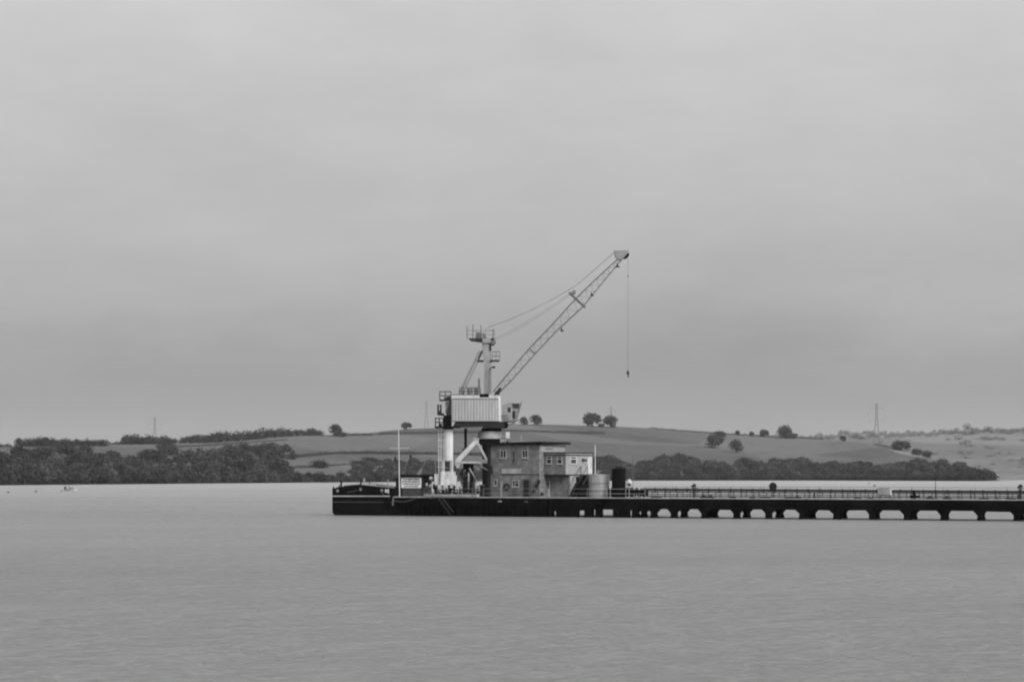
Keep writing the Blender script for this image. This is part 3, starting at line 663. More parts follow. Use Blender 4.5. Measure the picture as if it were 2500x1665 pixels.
# ------------------------------------------------------------------ tanks right of the building
def tank(px, rpx, py0, d, label, material, dome=.12, name='storage_tank'):
    D = dist(px,d); R = rpx/F*D; c = P(px,1213,d); zt = zat(px,py0,d); o = empty(name, Vector((c.x,c.y,DECK)), label, 'tank')
    m = MB(); m.lathe(c, [(R,DECK),(R,zt)], 36); m.build('shell', material, o, smooth=False)
    m = MB(); m.lathe(c, [(R+.03,zt+.001),(R+.03,zt+.06),(R*.5,zt+dome*.8),(.08,zt+dome)], 36); m.build('roof', material, o)
    for f in (.32, .64):
        q = MB(); z = DECK+(zt-DECK)*f; q.lathe(c, [(R+.004,z-.03),(R+.035,z-.02),(R+.035,z+.02),(R+.004,z+.03)], 36); q.build('hoop', material if material=='black' else 'grit', o)
    return o, c, R, zt
o, c, R, zt = tank(1463, 25, 1160, 4.5, 'pale squat cylindrical tank beside the brick building', 'tank')
o, c, R, zt = tank(1510.5, 17, 1146, 4.0, 'tall black cylindrical tank with railed top', 'black', .25)
m = MB(); m.torus(c+ZZ*(zt+.35-c.z), ZZ, R*.5, .03, 20, 6)
for a in range(6): t = a*math.pi/3; e = Vector((math.cos(t), math.sin(t), 0))*R*.5; m.tube(Vector((c.x,c.y,zt+.02))+e, Vector((c.x,c.y,zt+.35))+e, .025, n=6)
m.build('top_rail', 'black', o)
m = MB(); pbox(m, 1484, 1492, 1190, 1213, 3.2, 1.2); pbox(m, 1528, 1537, 1190, 1213, 3.2, 1.2); m.build('bund_wall', 'black', o)
for i, (a, b, y0, lab) in enumerate([(1537,1548,1190,'dark pump unit just right of the black tank'),(1549,1560,1190,'dark pump unit in the middle of the row'),(1561,1573,1191,'dark pump unit at the start of the pipelines')]):
    r = empty('pump_unit', P((a+b)/2,1213,2.5), lab, 'pump', 'pump units between black tank and pipelines')
    m = MB(); pbox(m, a, b, y0+5, 1207+i*2, 2.5, 1.2); m.build('casing', 'black', r)
    m = MB(); p = P((a+b)/2, y0+5, 3.1); m.tube(p, p+ZZ*.22, .2, .16, 12); m.build('motor', 'dark', r)
    m = MB(); p = P(a+2,1213,3.0); q = P(b-2,1213,3.0); m.bar(Vector((p.x,p.y,DECK)), P(a+2,1206,3.0), .12); m.bar(Vector((q.x,q.y,DECK)), P(b-2,1206,3.0), .12); m.build('legs', 'dark', r)
thinpost(1545, 1115, 3.4, 'thin pale aerial mast right of the black tank', .035, 'grit', 'aerial_pole', 'pole')
o = thinpost(1536, 1188, 2.2, 'white lamp housing on a post beside the black tank', .05, 'tank', 'deck_lamp', 'lamp')
m = MB(); c = P(1536,1181,2.2); m.lathe(c, [(.18,c.z-.3),(.36,c.z-.1),(.36,c.z+.12),(.2,c.z+.5),(.1,c.z+.56)], 14); hh_ = m.build('housing', 'frame', o)
m = MB(); pbox(m, 1534, 1538, 1179.5, 1185, 1.7, .2); m.build('lens', 'dark', hh_)
thinpost(1490, 1176, 2.0, 'short pale marker board between the tanks', .04, 'tank', 'marker_board', 'marker', extra=lambda o,s,d,z: jbox(MB(), s-.09, s+.09, d-.06, d-.03, DECK+1.1, DECK+1.8).build('board','white',o))

# ------------------------------------------------------------------ white loading tower with its dark head
TD = 1.7
tc_ = P(1094, 1213, TD); TDi = tc_.y
def TW(px, py, dy=0): return W(px, py, TDi+dy)
tr = empty('loading_tower', Vector((tc_.x,tc_.y,DECK)), 'white cylindrical tower with ladder and dark machinery head', 'tower')
m = MB(); zt = TW(1094,1048).z; zb = TW(1094,1124).z
rc = 12.3/F*TDi; m.lathe(tc_, [(rc,zb),(rc,zt)], 40); m.build('column', 'white', tr)
m = MB()
for a, b, c, d in [(-1,-1,-.62,-.62),(1,-1,.62,-.62),(1,1,.62,.62),(-1,1,-.62,.62)]:
    m.bar(tc_+Vector((c*rc*1.35,d*rc,DECK+1.7-tc_.z)), Vector((tc_.x+c*rc*1.35,tc_.y+d*rc,zb)), .12)
m.build('frame_legs', 'white', tr)
m = MB(); x0 = TW(1083.5,1100).x; x1 = TW(1098,1100).x; m.box(x0,x1,TDi-rc*.6,TDi-.1,TW(0,1141).z,TW(0,1127).z); m.build('hatch', 'dark', tr)
m = MB(); m.box(x0,x1-.05,TDi-rc*.6,TDi-.1,TW(0,1148).z,TW(0,1143).z); m.build('louvre', 'dark', tr)
m = MB(); m.box(TW(1079,0).x, TW(1083,0).x, TDi-.4, TDi+.4, TW(0,1152).z, TW(0,1124).z); m.box(TW(1099,0).x, TW(1105,0).x, TDi-.4, TDi+.4, TW(0,1152).z, TW(0,1124).z); m.build('mid_frame', 'tank', tr)
m = MB(); m.box(TW(1076,0).x, TW(1112,0).x, TDi-.9, TDi+.9, TW(0,1184).z, TW(0,1151).z); m.build('machinery_casing', 'casing', tr)
m = MB(); m.box(TW(1061,0).x, TW(1075.5,0).x, TDi-.6, TDi+.9, TW(0,1184).z, TW(0,1157).z); m.build('side_casing', 'casing', tr)
m = MB(); m.tube(TW(1109,1185)+Vector((0,-.5,0)), TW(1109,1160)+Vector((0,-.5,0)), .35, n=12); m.build('drum', 'white', tr)
m = MB()
for px in (1066,1080,1096,1108): p = TW(px,1184); m.bar(Vector((p.x,TDi-.5,DECK)), Vector((p.x,TDi-.5,p.z)), .16); m.bar(Vector((p.x,TDi+.6,DECK)), Vector((p.x,TDi+.6,p.z)), .16)
m.build('base_legs', 'lid', tr)
# ladder on the left
m = MB(); yl = TDi-.2
for px in (1071,1077): a = TW(px,1160); b = TW(px,1049); m.bar(Vector((a.x,yl,a.z)), Vector((b.x,yl,b.z)), .06)
xa, xb = TW(1071,0).x, TW(1077,0).x; z = TW(0,1160).z
while z < TW(0,1050).z: m.bar(Vector((xa,yl,z)), Vector((xb,yl,z)), .035); z += .33
for py in (1060,1075,1090,1107,1122,1140): p = TW(1074,py); m.bar(Vector((xa-.1,yl-.35,p.z)), Vector((xb+.2,yl-.35,p.z)), .04); m.bar(Vector((xa,yl-.35,p.z)), Vector((xa,yl,p.z)), .04); m.bar(Vector((xb+.2,yl-.35,p.z)), Vector((tc_.x,yl,p.z)), .04)
m.build('ladder', 'white', tr)
# platform and head
m = MB(); m.box(TW(1062,0).x, TW(1124,0).x, TDi-1.2, TDi+1.2, TW(0,1044.5).z, TW(0,1041).z); m.build('platform', 'black', tr)
m = MB(); m.lathe(tc_, [(rc*1.05,zt),(rc*1.12,TW(0,1044.5).z)], 30); m.build('collar', 'black', tr)
m = MB(); m.box(TW(1083,0).x, TW(1102.5,0).x, TDi-.85, TDi+.85, TW(0,1040.9).z, TW(0,1014).z); m.build('engine_block', 'black', tr)
m = MB(); m.box(TW(1097,0).x, TW(1102.3,0).x, TDi-.7, TDi+.7, TW(0,1013.9).z, TW(0,979).z); m.prism([TW(1089,1013.9,-.7),TW(1097,1013.9,-.7),TW(1097,992,-.7),TW(1092,996,-.7)], (0,1.2,0)); m.build('engine_housing', 'dark', tr)
m = MB(); m.box(TW(1087,0).x, TW(1096.5,0).x, TDi-.3, TDi+.6, TW(0,1009).z, TW(0,981).z); m.build('oil_tank', 'tank', tr)
m = MB(); m.box(TW(1073,0).x, TW(1102,0).x, TDi-.8, TDi+.8, TW(0,979).z, TW(0,975.5).z); m.build('top_platform', 'dark', tr)
m = MB(); m.prism([TW(1084,975.4,-.5),TW(1101,975.4,-.5),TW(1100,968,-.5),TW(1091,968,-.5),TW(1089,972,-.5),TW(1085,969,-.5)], (0,1,0)); m.build('winch', 'dark', tr)
m = MB(); m.box(TW(1069,0).x, TW(1077,0).x, TDi-.6, TDi+.3, TW(0,1014).z, TW(0,1003).z)
for px in (1069.5,1076.5): 
    for dy in (-.6,.3): p0 = TW(px,1013); p1 = TW(px,988); m.bar(Vector((p0.x,TDi+dy,p0.z)), Vector((p1.x,TDi+dy,p1.z)), .12)
for py in (988,993,999): m.box(TW(1069,0).x, TW(1077,0).x, TDi-.65, TDi-.55, TW(0,py+1.6).z, TW(0,py).z)
m.box(TW(1077,0).x, TW(1084,0).x, TDi-.5, TDi+.3, TW(0,1015).z, TW(0,1009).z)
m.build('access_cage', 'dark', tr)
def rails(mb, pts, hgt, r=.03, step=1.0, mid=True):
    for a, b in zip(pts, pts[1:]):
        a = Vector(a); b = Vector(b); n = max(1, round((b-a).length/step))
        for i in range(n+1): p = a+(b-a)*i/n; mb.tube(p, p+ZZ*hgt, r, n=5)
        mb.tube(a+ZZ*hgt, b+ZZ*hgt, r, n=5)
        if mid: mb.tube(a+ZZ*hgt*.5, b+ZZ*hgt*.5, r, n=5)
m = MB(); z = TW(0,975.5).z; xa, xb = TW(1073.5,0).x, TW(1101,0).x; rails(m, [(xb,TDi-.75,z),(xa,TDi-.75,z),(xa,TDi+.75,z),(xb,TDi+.75,z)], .95, .03, .8); m.build('top_railing', 'dark', tr)
m = MB(); z = TW(0,1041).z; xa, xb = TW(1063,0).x, TW(1082,0).x; rails(m, [(xb,TDi-1.1,z),(xa,TDi-1.1,z),(xa,TDi+1.1,z),(xb,TDi+1.1,z)], 1.0, .035, .5); m.box(TW(1071,0).x, TW(1079,0).x, TDi-.5, TDi+.4, z+.01, z+.35); m.build('lower_railing', 'dark', tr)

# ------------------------------------------------------------------ crane
CD = 296.5
def C(px, py, dy=0): return W(px, py, CD)+Vector((0,dy,0))
cb = C(1200,1213); cr = empty('jetty_crane', Vector((cb.x,CD,DECK)), 'tall grey slewing crane with lattice jib on a splayed gantry', 'crane')
def cbox(mb, px0, px1, py0, py1, y0, y1): return mb.box(C(px0,0).x, C(px1,0).x, CD+y0, CD+y1, C(0,py1).z, C(0,py0).z)
# gantry
m = MB(); cbox(m, 1169, 1223, 1072, 1086, -1.5, 1.5); m.build('portal_ring', 'black', cr)
for dy in (-1.5, 1.5):
    m = MB()
    m.prism([C(1158,1076,dy*1.2-.2), C(1169,1076,dy*1.2-.2), C(1169,1086,dy*1.2-.2), C(1163,1086,dy*1.2-.2), C(1129,1122,dy*1.5-.2), C(1127,1130,dy*1.5-.2), C(1112,1130,dy*1.5-.2), C(1114,1121,dy*1.5-.2)], (0,.5,0)); m.build('leg', 'steel_light', cr)
for dy in (-2.2, 2.2):
    m = MB(); m.bar(C(1168,1084,dy*.8), C(1189,1124,dy), .2); m.build('brace', 'white', cr)
    m = MB(); m.prism([C(1112,1130.1,dy-.2), C(1125,1130.1,dy-.2), C(1121,1143,dy-.2), C(1116,1143,dy-.2)], (0,.45,0)); m.build('leg_foot', 'steel_light', cr)
    m = MB(); cbox(m, 1121, 1200, 1127, 1131, dy-.15, dy+.15); cbox(m, 1177, 1199, 1122, 1126.9, dy-.2, dy+.2); m.build('tie_beam', 'white', cr)
m = MB(); m.bar(C(1190,1086,0), C(1190,1215,0), .9); m.build('slew_column', 'dark', cr)
for px, dy, w_ in ((1138,-1.8,.45),(1149,1.8,.35),(1198,-2.1,.35)):
    m = MB(); p = C(px,1131,dy); m.bar(Vector((p.x,p.y,DECK)), p, w_); m.build('gantry_leg', 'black', cr)
m = MB(); m.bar(C(1147,1143,-2.4), C(1157,1160,-2.4), .16); m.bar(C(1157,1160,-2.4), C(1168,1178,-2.4), .1); m.build('diagonal_strut', 'white', cr)
m = MB(); m.bar(C(1174,1138,-2.4), C(1196,1150,-2.4), .13); m.build('diagonal_strut', 'white', cr)
m = MB(); m.tube(C(1135,1147,-2.4), C(1136,1163,-2.4), .12, .17, 8); m.build('hose_drum', 'steel_light', cr)
m = MB(); cbox(m, 1131, 1156, 1131.2, 1150, -.6, .2); cbox(m, 1123, 1134, 1150, 1160, -.5, .5); m.build('cable_box', 'black', cr)
# curved hoops under the gantry
m = MB()
for k in range(2): m.poly([C(1156+math.cos(t)*(26+k*6), 1160-math.sin(t)*(24+k*4), 1.5) for t in np.linspace(0, math.pi, 14)], .05)
m.build('cable_loop', 'dark', cr)
# top ring railing, boxes
m = MB(); rails(m, [C(1156,1077,-1.7), C(1169,1077,-1.7)], .35, .03, .4); rails(m, [C(1222,1084,-1.7), C(1242,1084,-1.7)], .9, .03, .8); m.build('ring_railing', 'steel_light', cr)
m = MB(); cbox(m, 1222, 1243, 1084, 1087, -1.8, 1); m.build('walkway', 'tank', cr)
m = MB(); cbox(m, 1235, 1244.5, 1055, 1071, -1.5, -.7); m.build('white_cabinet', 'white', cr)
m = MB(); cbox(m, 1237, 1244, 1071.2, 1083.8, -1.4, -.6); m.build('dark_cabinet', 'black', cr)
m = MB(); m.lathe(C(1196,0), [(1.65,C(0,1071).z),(1.35,C(0,1053).z)], 30); m.build('pedestal', 'steel_grey', cr)
m = MB(); m.lathe(C(1200,0), [(1.25,C(0,1053).z),(1.22,C(0,1051).z),(1.22,C(0,1047).z),(1.1,C(0,1044).z)], 30); m.build('slew_ring', 'black', cr)
# machinery house
m = MB(); m.prism([C(1106,1043,-1.9), C(1113,1029.2,-1.9), C(1221,1029.2,-1.9), C(1232,1034,-1.9), C(1232,1046,-1.9), C(1180,1046,-1.9), C(1178,1041,-1.9)], (0,3.8,0)); m.build('slewing_frame', 'dark', cr)
m = MB(); m.box(C(1104,0).x, C(1217,0).x, CD-2.1, CD+2.1, C(0,1029).z, C(0,974.5).z); m.build('house_wall', 'corr', cr)
m = MB(); cbox(m, 1103, 1171, 966, 974.3, -2.13, 2.1); cbox(m, 1194, 1218, 966, 974.3, -2.13, 2.1); cbox(m, 1171.01, 1193.9, 971.5, 974.3, -2.13, 2.1); m.build('house_top', 'steel_light', cr)
m = MB(); m.prism([C(1217.2,1029,-2.0), C(1223,1029,-1.4), C(1222,970,-1.4), C(1217.2,966,-2.0)], (0,3.2,0)); m.build('house_end', 'white', cr)  # sunlit end of the house, its brightness put into a whiter paint
m = MB(); cbox(m, 1103, 1172, 964.2, 965.8, -2.0, 2.0); cbox(m, 1104, 1217, 974.35, 975.2, -2.16, -2.101); m.build('eave_trim', 'dark', cr)
m = MB(); cbox(m, 1171.5, 1193.5, 962.5, 971.4, -1.6, 1.6); m.build('mast_seat', 'black', cr)
m = MB(); rails(m, [C(1122,964.2,-1.9), C(1172,964.2,-1.9), C(1172,964.2,1.9), C(1122,964.2,1.9)], .85, .03, .55); m.build('roof_railing', 'dark', cr)
for a, b, y in ((1126,1134,948),(1141,1149,948),(1157,1169,947)):
    m = MB(); cbox(m, a, b, y, 964, -.9, .6); m.build('roof_unit', 'lattice', cr)
m = MB(); cbox(m, 1167, 1171.5, 924, 946.8, -.3, .1); m.build('exhaust', 'lattice', cr)
m = MB(); m.tube(C(1137,1046,-.8), C(1137,1093,-.8), .17, n=10); m.bar(C(1136,1093,-.8), C(1129,1100,-.8), .15); m.build('cable_duct', 'black', cr)
# mast
m = MB(); m.prism([C(1181,962,-.7), C(1194,962,-.7), C(1196.5,900,-.7), C(1199,884,-.7), C(1199,838,-.7), C(1177,838,-.7), C(1178,858,-.7), C(1182,884,-.7)], (0,1.4,0)); m.build('mast', 'steel_grey', cr)
m = MB(); m.prism([C(1194.5,857,-.75), C(1199.5,857,-.75), C(1199.5,836,-.75), C(1194.5,836,-.75)], (0,1.5,0)); m.build('sheave_bracket', 'dark', cr)
m = MB(); m.tube(C(1204,836,-.6), C(1204,836,.6), .33, n=20); m.build('sheave', 'lattice', cr)
m = MB(); cbox(m, 1198, 1207, 826.5, 829, -.8, .8); cbox(m, 1199.6, 1206, 841, 843.5, -.6, .6); m.build('sheave_guard', 'dark', cr)
m = MB(); m.prism([C(1144,827,-1), C(1177,827,-1), C(1178,836,-1), C(1150,832.5,-1)], (0,2,0)); m.build('head_platform', 'dark', cr)
m = MB(); cbox(m, 1177.1, 1199, 827, 837.9, -.9, .9); m.build('mast_head', 'steel_grey', cr)
m = MB(); rails(m, [C(1208,827,-1), C(1140,827,-1), C(1140,827,1), C(1208,827,1)], 1.0, .018, 1.1); m.build('head_railing', 'lattice', cr)
for px, y0 in ((1140.5,799),(1155,795),(1174,796),(1204,806)):
    m = MB(); m.bar(C(px,827,-.9), C(px,y0,-.9), .07); cbox(m, px-1.6, px+1.6, y0-1, y0+1.2, -.95, -.8); m.build('mast_light', 'lattice', cr)
m = MB(); m.prism([C(1160,827,-.5), C(1178,827,-.5), C(1176,812,-.5), C(1163,812,-.5)], (0,1,0)); m.prism([C(1178.2,827,-.4), C(1190,827,-.4), C(1179,810,-.4)], (0,.8,0)); m.build('rope_anchor', 'lattice', cr)
m = MB()
for dy in (-1.0, 1.0):
    m.bar(C(1177,857,dy*.6), C(1128,958,dy*1.4), .22); m.bar(C(1170,857,dy*.6), C(1121,958,dy*1.4), .12)
for f0 in (.25,.5,.75): m.bar(C(1177-49*f0,857+101*f0,-1), C(1177-49*f0,857+101*f0,1), .1)
m.build('back_stay', 'steel_grey', cr)
m = MB(); cbox(m, 1165, 1181, 880, 883.5, -.9, .9); m.bar(C(1178,857,-.8), C(1167,880,-.8), .14); m.build('left_landing', 'dark', cr)
m = MB(); cbox(m, 1197, 1219, 879.5, 882.5, -.9, .9); m.prism([C(1194,893,-.4), C(1202,882.6,-.4), C(1192,882.6,-.4)], (0,.8,0)); m.build('right_landing', 'dark', cr)
m = MB(); rails(m, [C(1202,879.5,-.85), C(1220,879.5,-.85), C(1220,879.5,.85), C(1202,879.5,.85)], 1.05, .03, .5); m.build('landing_railing', 'lattice', cr)
m = MB(); m.prism([C(1191,913,-.3), C(1193,897,-.3), C(1200,897,-.3)], (0,.6,0)); m.bar(C(1198,897,-.2), C(1208,897,-.2), .12); cbox(m, 1202, 1209, 894.5, 899, -.4, .1); m.build('floodlight', 'black', cr)
m = MB()
for px in (1195,1198.5): m.bar(C(px,900,-1), C(px,962,-1), .045)
for i in range(12): m.bar(C(1195,903+i*5,-1), C(1198.5,903+i*5,-1), .03)
m.build('ladder', 'dark', cr)
# cab
m = MB(); m.prism([C(1226,1028,-1.3), C(1259,1028,-1.3), C(1272,985,-1.3), C(1240,984,-1.3), C(1227,990,-1.3)], (0,2.2,0)); m.build('cab', 'steel_grey', cr)
m = MB(); m.prism([C(1253,997,-1.36), C(1267,997,-1.36), C(1268,986,-1.36), C(1251,986,-1.36)], (0,.055,0)); m.build('cab_window', 'glass', cr)
m = MB(); cbox(m, 1240, 1247, 995, 1006, -1.36, -1.305); m.build('cab_side_window', 'glass', cr)
m = MB(); cbox(m, 1251, 1258, 1004, 1022, -1.36, -1.305); m.build('cab_door', 'dark', cr)
m = MB(); cbox(m, 1248, 1250, 998, 1024, -1.34, -1.305); m.build('door_post', 'steel_light', cr)
m = MB(); cbox(m, 1226, 1256, 1029.5, 1031, -1.5, 1.2); m.bar(C(1256,1030,-1.3), C(1266,1026,-1.3), .1); m.bar(C(1240,1037,-1.3), C(1258,1033.5,-1.3), .1); m.build('cab_bracket', 'dark', cr)
m = MB(); m.tube(C(1233,1038,-1.4), C(1233,1038,-.6), .42, n=18); m.prism([C(1232.2,1030,-1), C(1241,1041,-1), C(1236,1046,-1), C(1226,1046,-1)], (0,.8,0)); m.build('slew_motor', 'black', cr)
m = MB(); rails(m, [C(1225,1028,-1.35), C(1240,1028,-1.35)], .7, .03, .4); cbox(m, 1224, 1228, 1013, 1019, -1.4, -1.2); m.build('cab_railing', 'lattice', cr)
m = MB(); rails(m, [C(1262,1026,-1.35), C(1274,984,-1.35)], .2, .03, 2); m.build('front_guard', 'lattice', cr)
# jib: box lattice of four chords
UP = [(1204,957),(1237,916),(1292,851),(1345,796),(1404,731),(1450,686),(1500,640),(1512,628)]
LO = [(1212,966),(1251,926),(1306,864),(1360,807),(1424,748),(1466,696),(1508,646),(1525,626)]
wd = [.75,1.0,1.05,1.0,.9,.75,.5,.35]
m = MB()
def chord(pts, sgn, r):
    q = MB(); pp = [C(a,b,sgn*w_) for (a,b), w_ in zip(pts, wd)]
    for a, b in zip(pp, pp[1:]): q.bar(a, b, r)
    return pp, q
ch = []
for pts in (UP, LO):
    for sg in (-1,1): pp, q = chord(pts, sg, .105); q.build('jib_chord', 'lattice', cr); ch.append(pp)
def along(pp, f):
    n = len(pp)-1; x = f*n; i = min(n-1, int(x)); return pp[i]+(pp[i+1]-pp[i])*(x-i)
m = MB(); K = 48
for k in range(K):
    f0, f1 = (k+.0)/K, (k+1)/K
    if f0 < .06: continue
    A, B, Cc, Dd = [(along(p,f0), along(p,f1)) for p in ch]   # up-, up+, lo-, lo+
    for (p, q) in ((A,B),(Cc,Dd)):
        m.bar(p[0], q[1] if k%2 else q[0], .07); m.bar(q[0] if k%2 else p[0], p[1] if k%2 else q[1], .06)
    for (p, q) in ((A,Cc),(B,Dd)): m.bar(p[0] if k%2 else q[0], q[1] if k%2 else p[1], .022)
m.build('jib_lacing', 'lattice', cr)
m = MB(); m.bar(C(1389,714,-.95), C(1429,751,-.95), .14); m.bar(C(1389,714,.95), C(1429,751,.95), .14); m.bar(C(1394,718,-.9), C(1394,718,.9), .2); m.tube(C(1401,714,-.3), C(1401,714,.3), .26, n=14); m.build('jib_spreader', 'lattice', cr)
m = MB(); m.bar(C(1293,852,-1), C(1306,864,-1), .09); m.bar(C(1293,852,1), C(1306,864,1), .09); m.build('jib_frame', 'lattice', cr)
for px, py in ((1371,808),(1444,722),(1507,652)):
    m = MB(); cbox(m, px-3, px+5, py-1, py+2, -.9, -.4); m.bar(C(px,py,-.8), C(px-1,py-6,-.8), .16); m.build('jib_lamp', 'dark', cr)
m = MB(); m.prism([C(1498,613,-.5), C(1534,612,-.5), C(1533,622,-.5), C(1521,633,-.5), C(1509,636,-.5), C(1502,628,-.5)], (0,.06,0)); m.prism([C(1498,613,.44), C(1534,612,.44), C(1533,622,.44), C(1521,633,.44), C(1509,636,.44), C(1502,628,.44)], (0,.06,0)); m.build('jib_head', 'steel_grey', cr)
m = MB(); m.tube(C(1529,622,-.35), C(1529,622,.35), .34, n=20); m.tube(C(1504,617,-.3), C(1504,617,.3), .22, n=16); m.build('head_sheave', 'black', cr)
m = MB(); m.prism([C(1521,632,-.56), C(1531,621,-.56), C(1533.5,619,-.56), C(1533,628,-.56), C(1527,632,-.56)], (0,1.1,0)); m.build('sheave_guard', 'black', cr)
m = MB(); cbox(m, 1209, 1216, 956, 966, -.9, .9); m.prism([C(1201,970,-1), C(1217,969,-1), C(1225,948,-1), C(1220,946,-1), C(1208,961,-1)], (0,.15,0)); m.build('jib_foot', 'dark', cr)
for i, pts in enumerate([[(1185,802),(1235,784),(1290,761),(1350,731),(1402,701),(1450,660),(1500,615)],[(1208,827),(1250,806),(1300,777),(1350,745),(1395,713)],[(1190,800),(1240,782),(1300,756),(1360,724),(1412,693),(1455,656),(1502,616)],[(1208,831),(1250,812),(1300,783),(1350,751),(1396,717)]]):
    m = MB(); m.poly([C(a,b,(-.35,.35,.3,-.35)[i]) for a,b in pts], .017); m.build('luffing_rope', 'lattice', cr)
m = MB(); m.tube(C(1533,622,-.05), C(1533,903,-.05), .012, n=6); m.tube(C(1533,622,.12), C(1533,903,.12), .010, n=6); m.build('hoist_rope', 'rope', cr)
m = MB(); m.tube(C(1533,673,-.05), C(1533,676,-.05), .07, n=8); m.build('rope_marker', 'dark', cr)
m = MB(); m.lathe(C(1533,0), [(.04,C(0,904).z),(.1,C(0,906).z),(.17,C(0,911).z),(.12,C(0,914).z),(.05,C(0,915).z)], 12)
m.poly([C(1533,914), C(1535,916), C(1535,919), C(1532.5,920), C(1531,918)], .05); m.build('hook_block', 'dark', cr)

# ------------------------------------------------------------------ hut with sign, flagpole, clutter
HD = 2.0
hr = empty('jetty_hut', P(1003,1213,HD), 'low dark hut with flat roof at the left end of the jetty', 'hut')
m = MB(); pbox(m, 977, 1029, 1163, 1214, HD, 2.6); m.build('wall', 'lid', hr)
m = MB(); pbox(m, 971, 1032, 1158.5, 1163, HD-.4, 3.4); m.build('roof', 'roof', hr)
m = MB(); pbox(m, 1032.2, 1066, 1159, 1160.5, HD-.1, 2.4); pbox(m, 1032.2, 1058, 1162.5, 1164.5, HD-.1, 2.4); m.build('canopy', 'roof', hr)
m = MB(); pbox(m, 966, 972, 1165, 1213, HD, .3); m.build('corner_post', 'dark', hr)
sg = empty('notice_board', P(1003,1191,HD-.1), 'pale notice board with four lines of black lettering on the hut', 'sign')
m = MB(); pbox(m, 979.5, 1028, 1166.2, 1190.8, HD-.1, .08); m.build('board', 'sign', sg)
# four lines too small to read: word and letter rhythm as in the photograph
lines = [(984.5,1023,[2,2,7,8]),(981.5,1025,[2,4,5,9,3]),(983,1024.5,[3,4,2,5,4,3]),(986.5,1020.5,[3,2,3,8])]
for i, (x0, x1, words) in enumerate(lines):
    m = MB(); tot = sum(words)+len(words)-1; u = (x1-x0)/tot; x = x0; yc = 1170+i*5.6
    for wn in words:
        for k in range(wn):
            g = random.random(); a = x+u*.12; b = x+u*.88; t_, bt = yc-1.6, yc+1.6; dd = HD-.125
            pbox(m, a, a+u*.26, t_, bt, dd, .022)
            if g < .75: pbox(m, b-u*.26, b, t_, bt, dd, .0221)
            if g > .25: pbox(m, a, b, t_, t_+.75, dd-.001, .0222)
            if .35 < g: pbox(m, a, b, yc-.35, yc+.35, dd-.002, .0223)
            if g < .4 or g > .8: pbox(m, a, b, bt-.75, bt, dd-.003, .0224)
            x += u
        x += u
    m.build('lettering', 'ink', sg)
fp = empty('flagpole', P(974.5,1213,1.2), 'thin white flagpole with yardarm at the left end of the jetty', 'flagpole')
m = MB(); a = P(975.5,1213,1.2); a.z = DECK; m.tube(a, P(973,1049,1.2), .085, .05, 10); m.build('pole', 'white', fp)
m = MB(); m.tube(P(950,1095,1.15), P(999,1094,1.15), .045, n=8); m.build('yardarm', 'white', fp)
m = MB(); m.lathe(P(973,1048,1.2), [(.05,zat(973,1049,1.2)),(.12,zat(973,1047.5,1.2)),(.04,zat(973,1046,1.2))], 10); m.build('finial', 'white', fp)
o = MB(); q = P(965,1121,1.2); o.lathe(q, [(.05,q.z-.45),(.13,q.z-.2),(.13,q.z+.2),(.05,q.z+.35)], 10); o.tube(Vector((q.x,q.y,q.z+.3)), P(966,1095,1.15), .012, n=5); tag(o.build('signal_shape', 'dark'), 'dark day signal hanging left of the flagpole', 'signal')
o = MB(); q = P(1002.5,1114,1.2); o.lathe(q, [(.05,q.z-.22),(.14,q.z-.05),(.14,q.z+.1),(.05,q.z+.24)], 10); o.tube(Vector((q.x,q.y,q.z+.2)), P(998,1095,1.15), .012, n=5); tag(o.build('signal_shape', 'dark'), 'dark day signal hanging right of the flagpole', 'signal')
o = MB(); o.tube(P(1022,1158,2.2), P(1029,1146,2.2), .22, .12, 10); o.tube(P(1029,1146,2.2), P(1036,1130,2.2), .035, n=6); tag(o.build('loudhailer', 'tank'), 'pale tilted horn with thin rod on the hut roof', 'horn')
o = thinpost(1063, 1127, 2.4, 'pale thin post between hut and loading tower', .07, 'tank', 'aerial_pole', 'pole')
# white pipe bends and bollards between hut and tower
def ball(px, py, rpx, d, label, material='white', name='fender_float', cat='float', sz=1.):
    c = P(px,py,d); R = rpx/20.5; m = MB(); m.lathe(c, [(R*math.cos(t)+.001, c.z+R*sz*math.sin(t)) for t in np.linspace(-1.5,1.5,11)], 16)
    return tag(m.build(name, material, smooth=True), label, cat, 'floats and drums beside the hut')
ball(1052.5,1168,5,1.6,'white round float hung highest beside the hut'); ball(1042,1183,3,1.5,'narrow white drum beside the hut wall', sz=1.7); ball(1051,1186,3.8,1.4,'lower white float near the hut', sz=1.1)
ball(1059.5,1187,3,1.3,'black upright fender between float and tower','black',sz=2.7); ball(1041,1174,4,1.7,'black round fender on the hut corner','black')
def bollard(px, hpx, wpx, d, label, material='black'):
    s = sd_(px,d); r = empty('bollard', J(s,d,DECK), label, 'bollard', 'bollards and winches on the jetty head'); w_ = wpx/20.5/2; h_ = hpx/20.5
    c = J(s,d,DECK); m = MB(); m.lathe(c, [(w_*1.2,DECK),(w_*.8,DECK+h_*.15),(w_*.7,DECK+h_*.7),(w_*.8,DECK+h_*.8)], 14); m.build('barrel', material, r)
    m = MB(); m.lathe(c, [(w_*.8,DECK+h_*.801),(w_*1.25,DECK+h_*.88),(w_*.9,DECK+h_)], 14); m.build('cap', material, r)
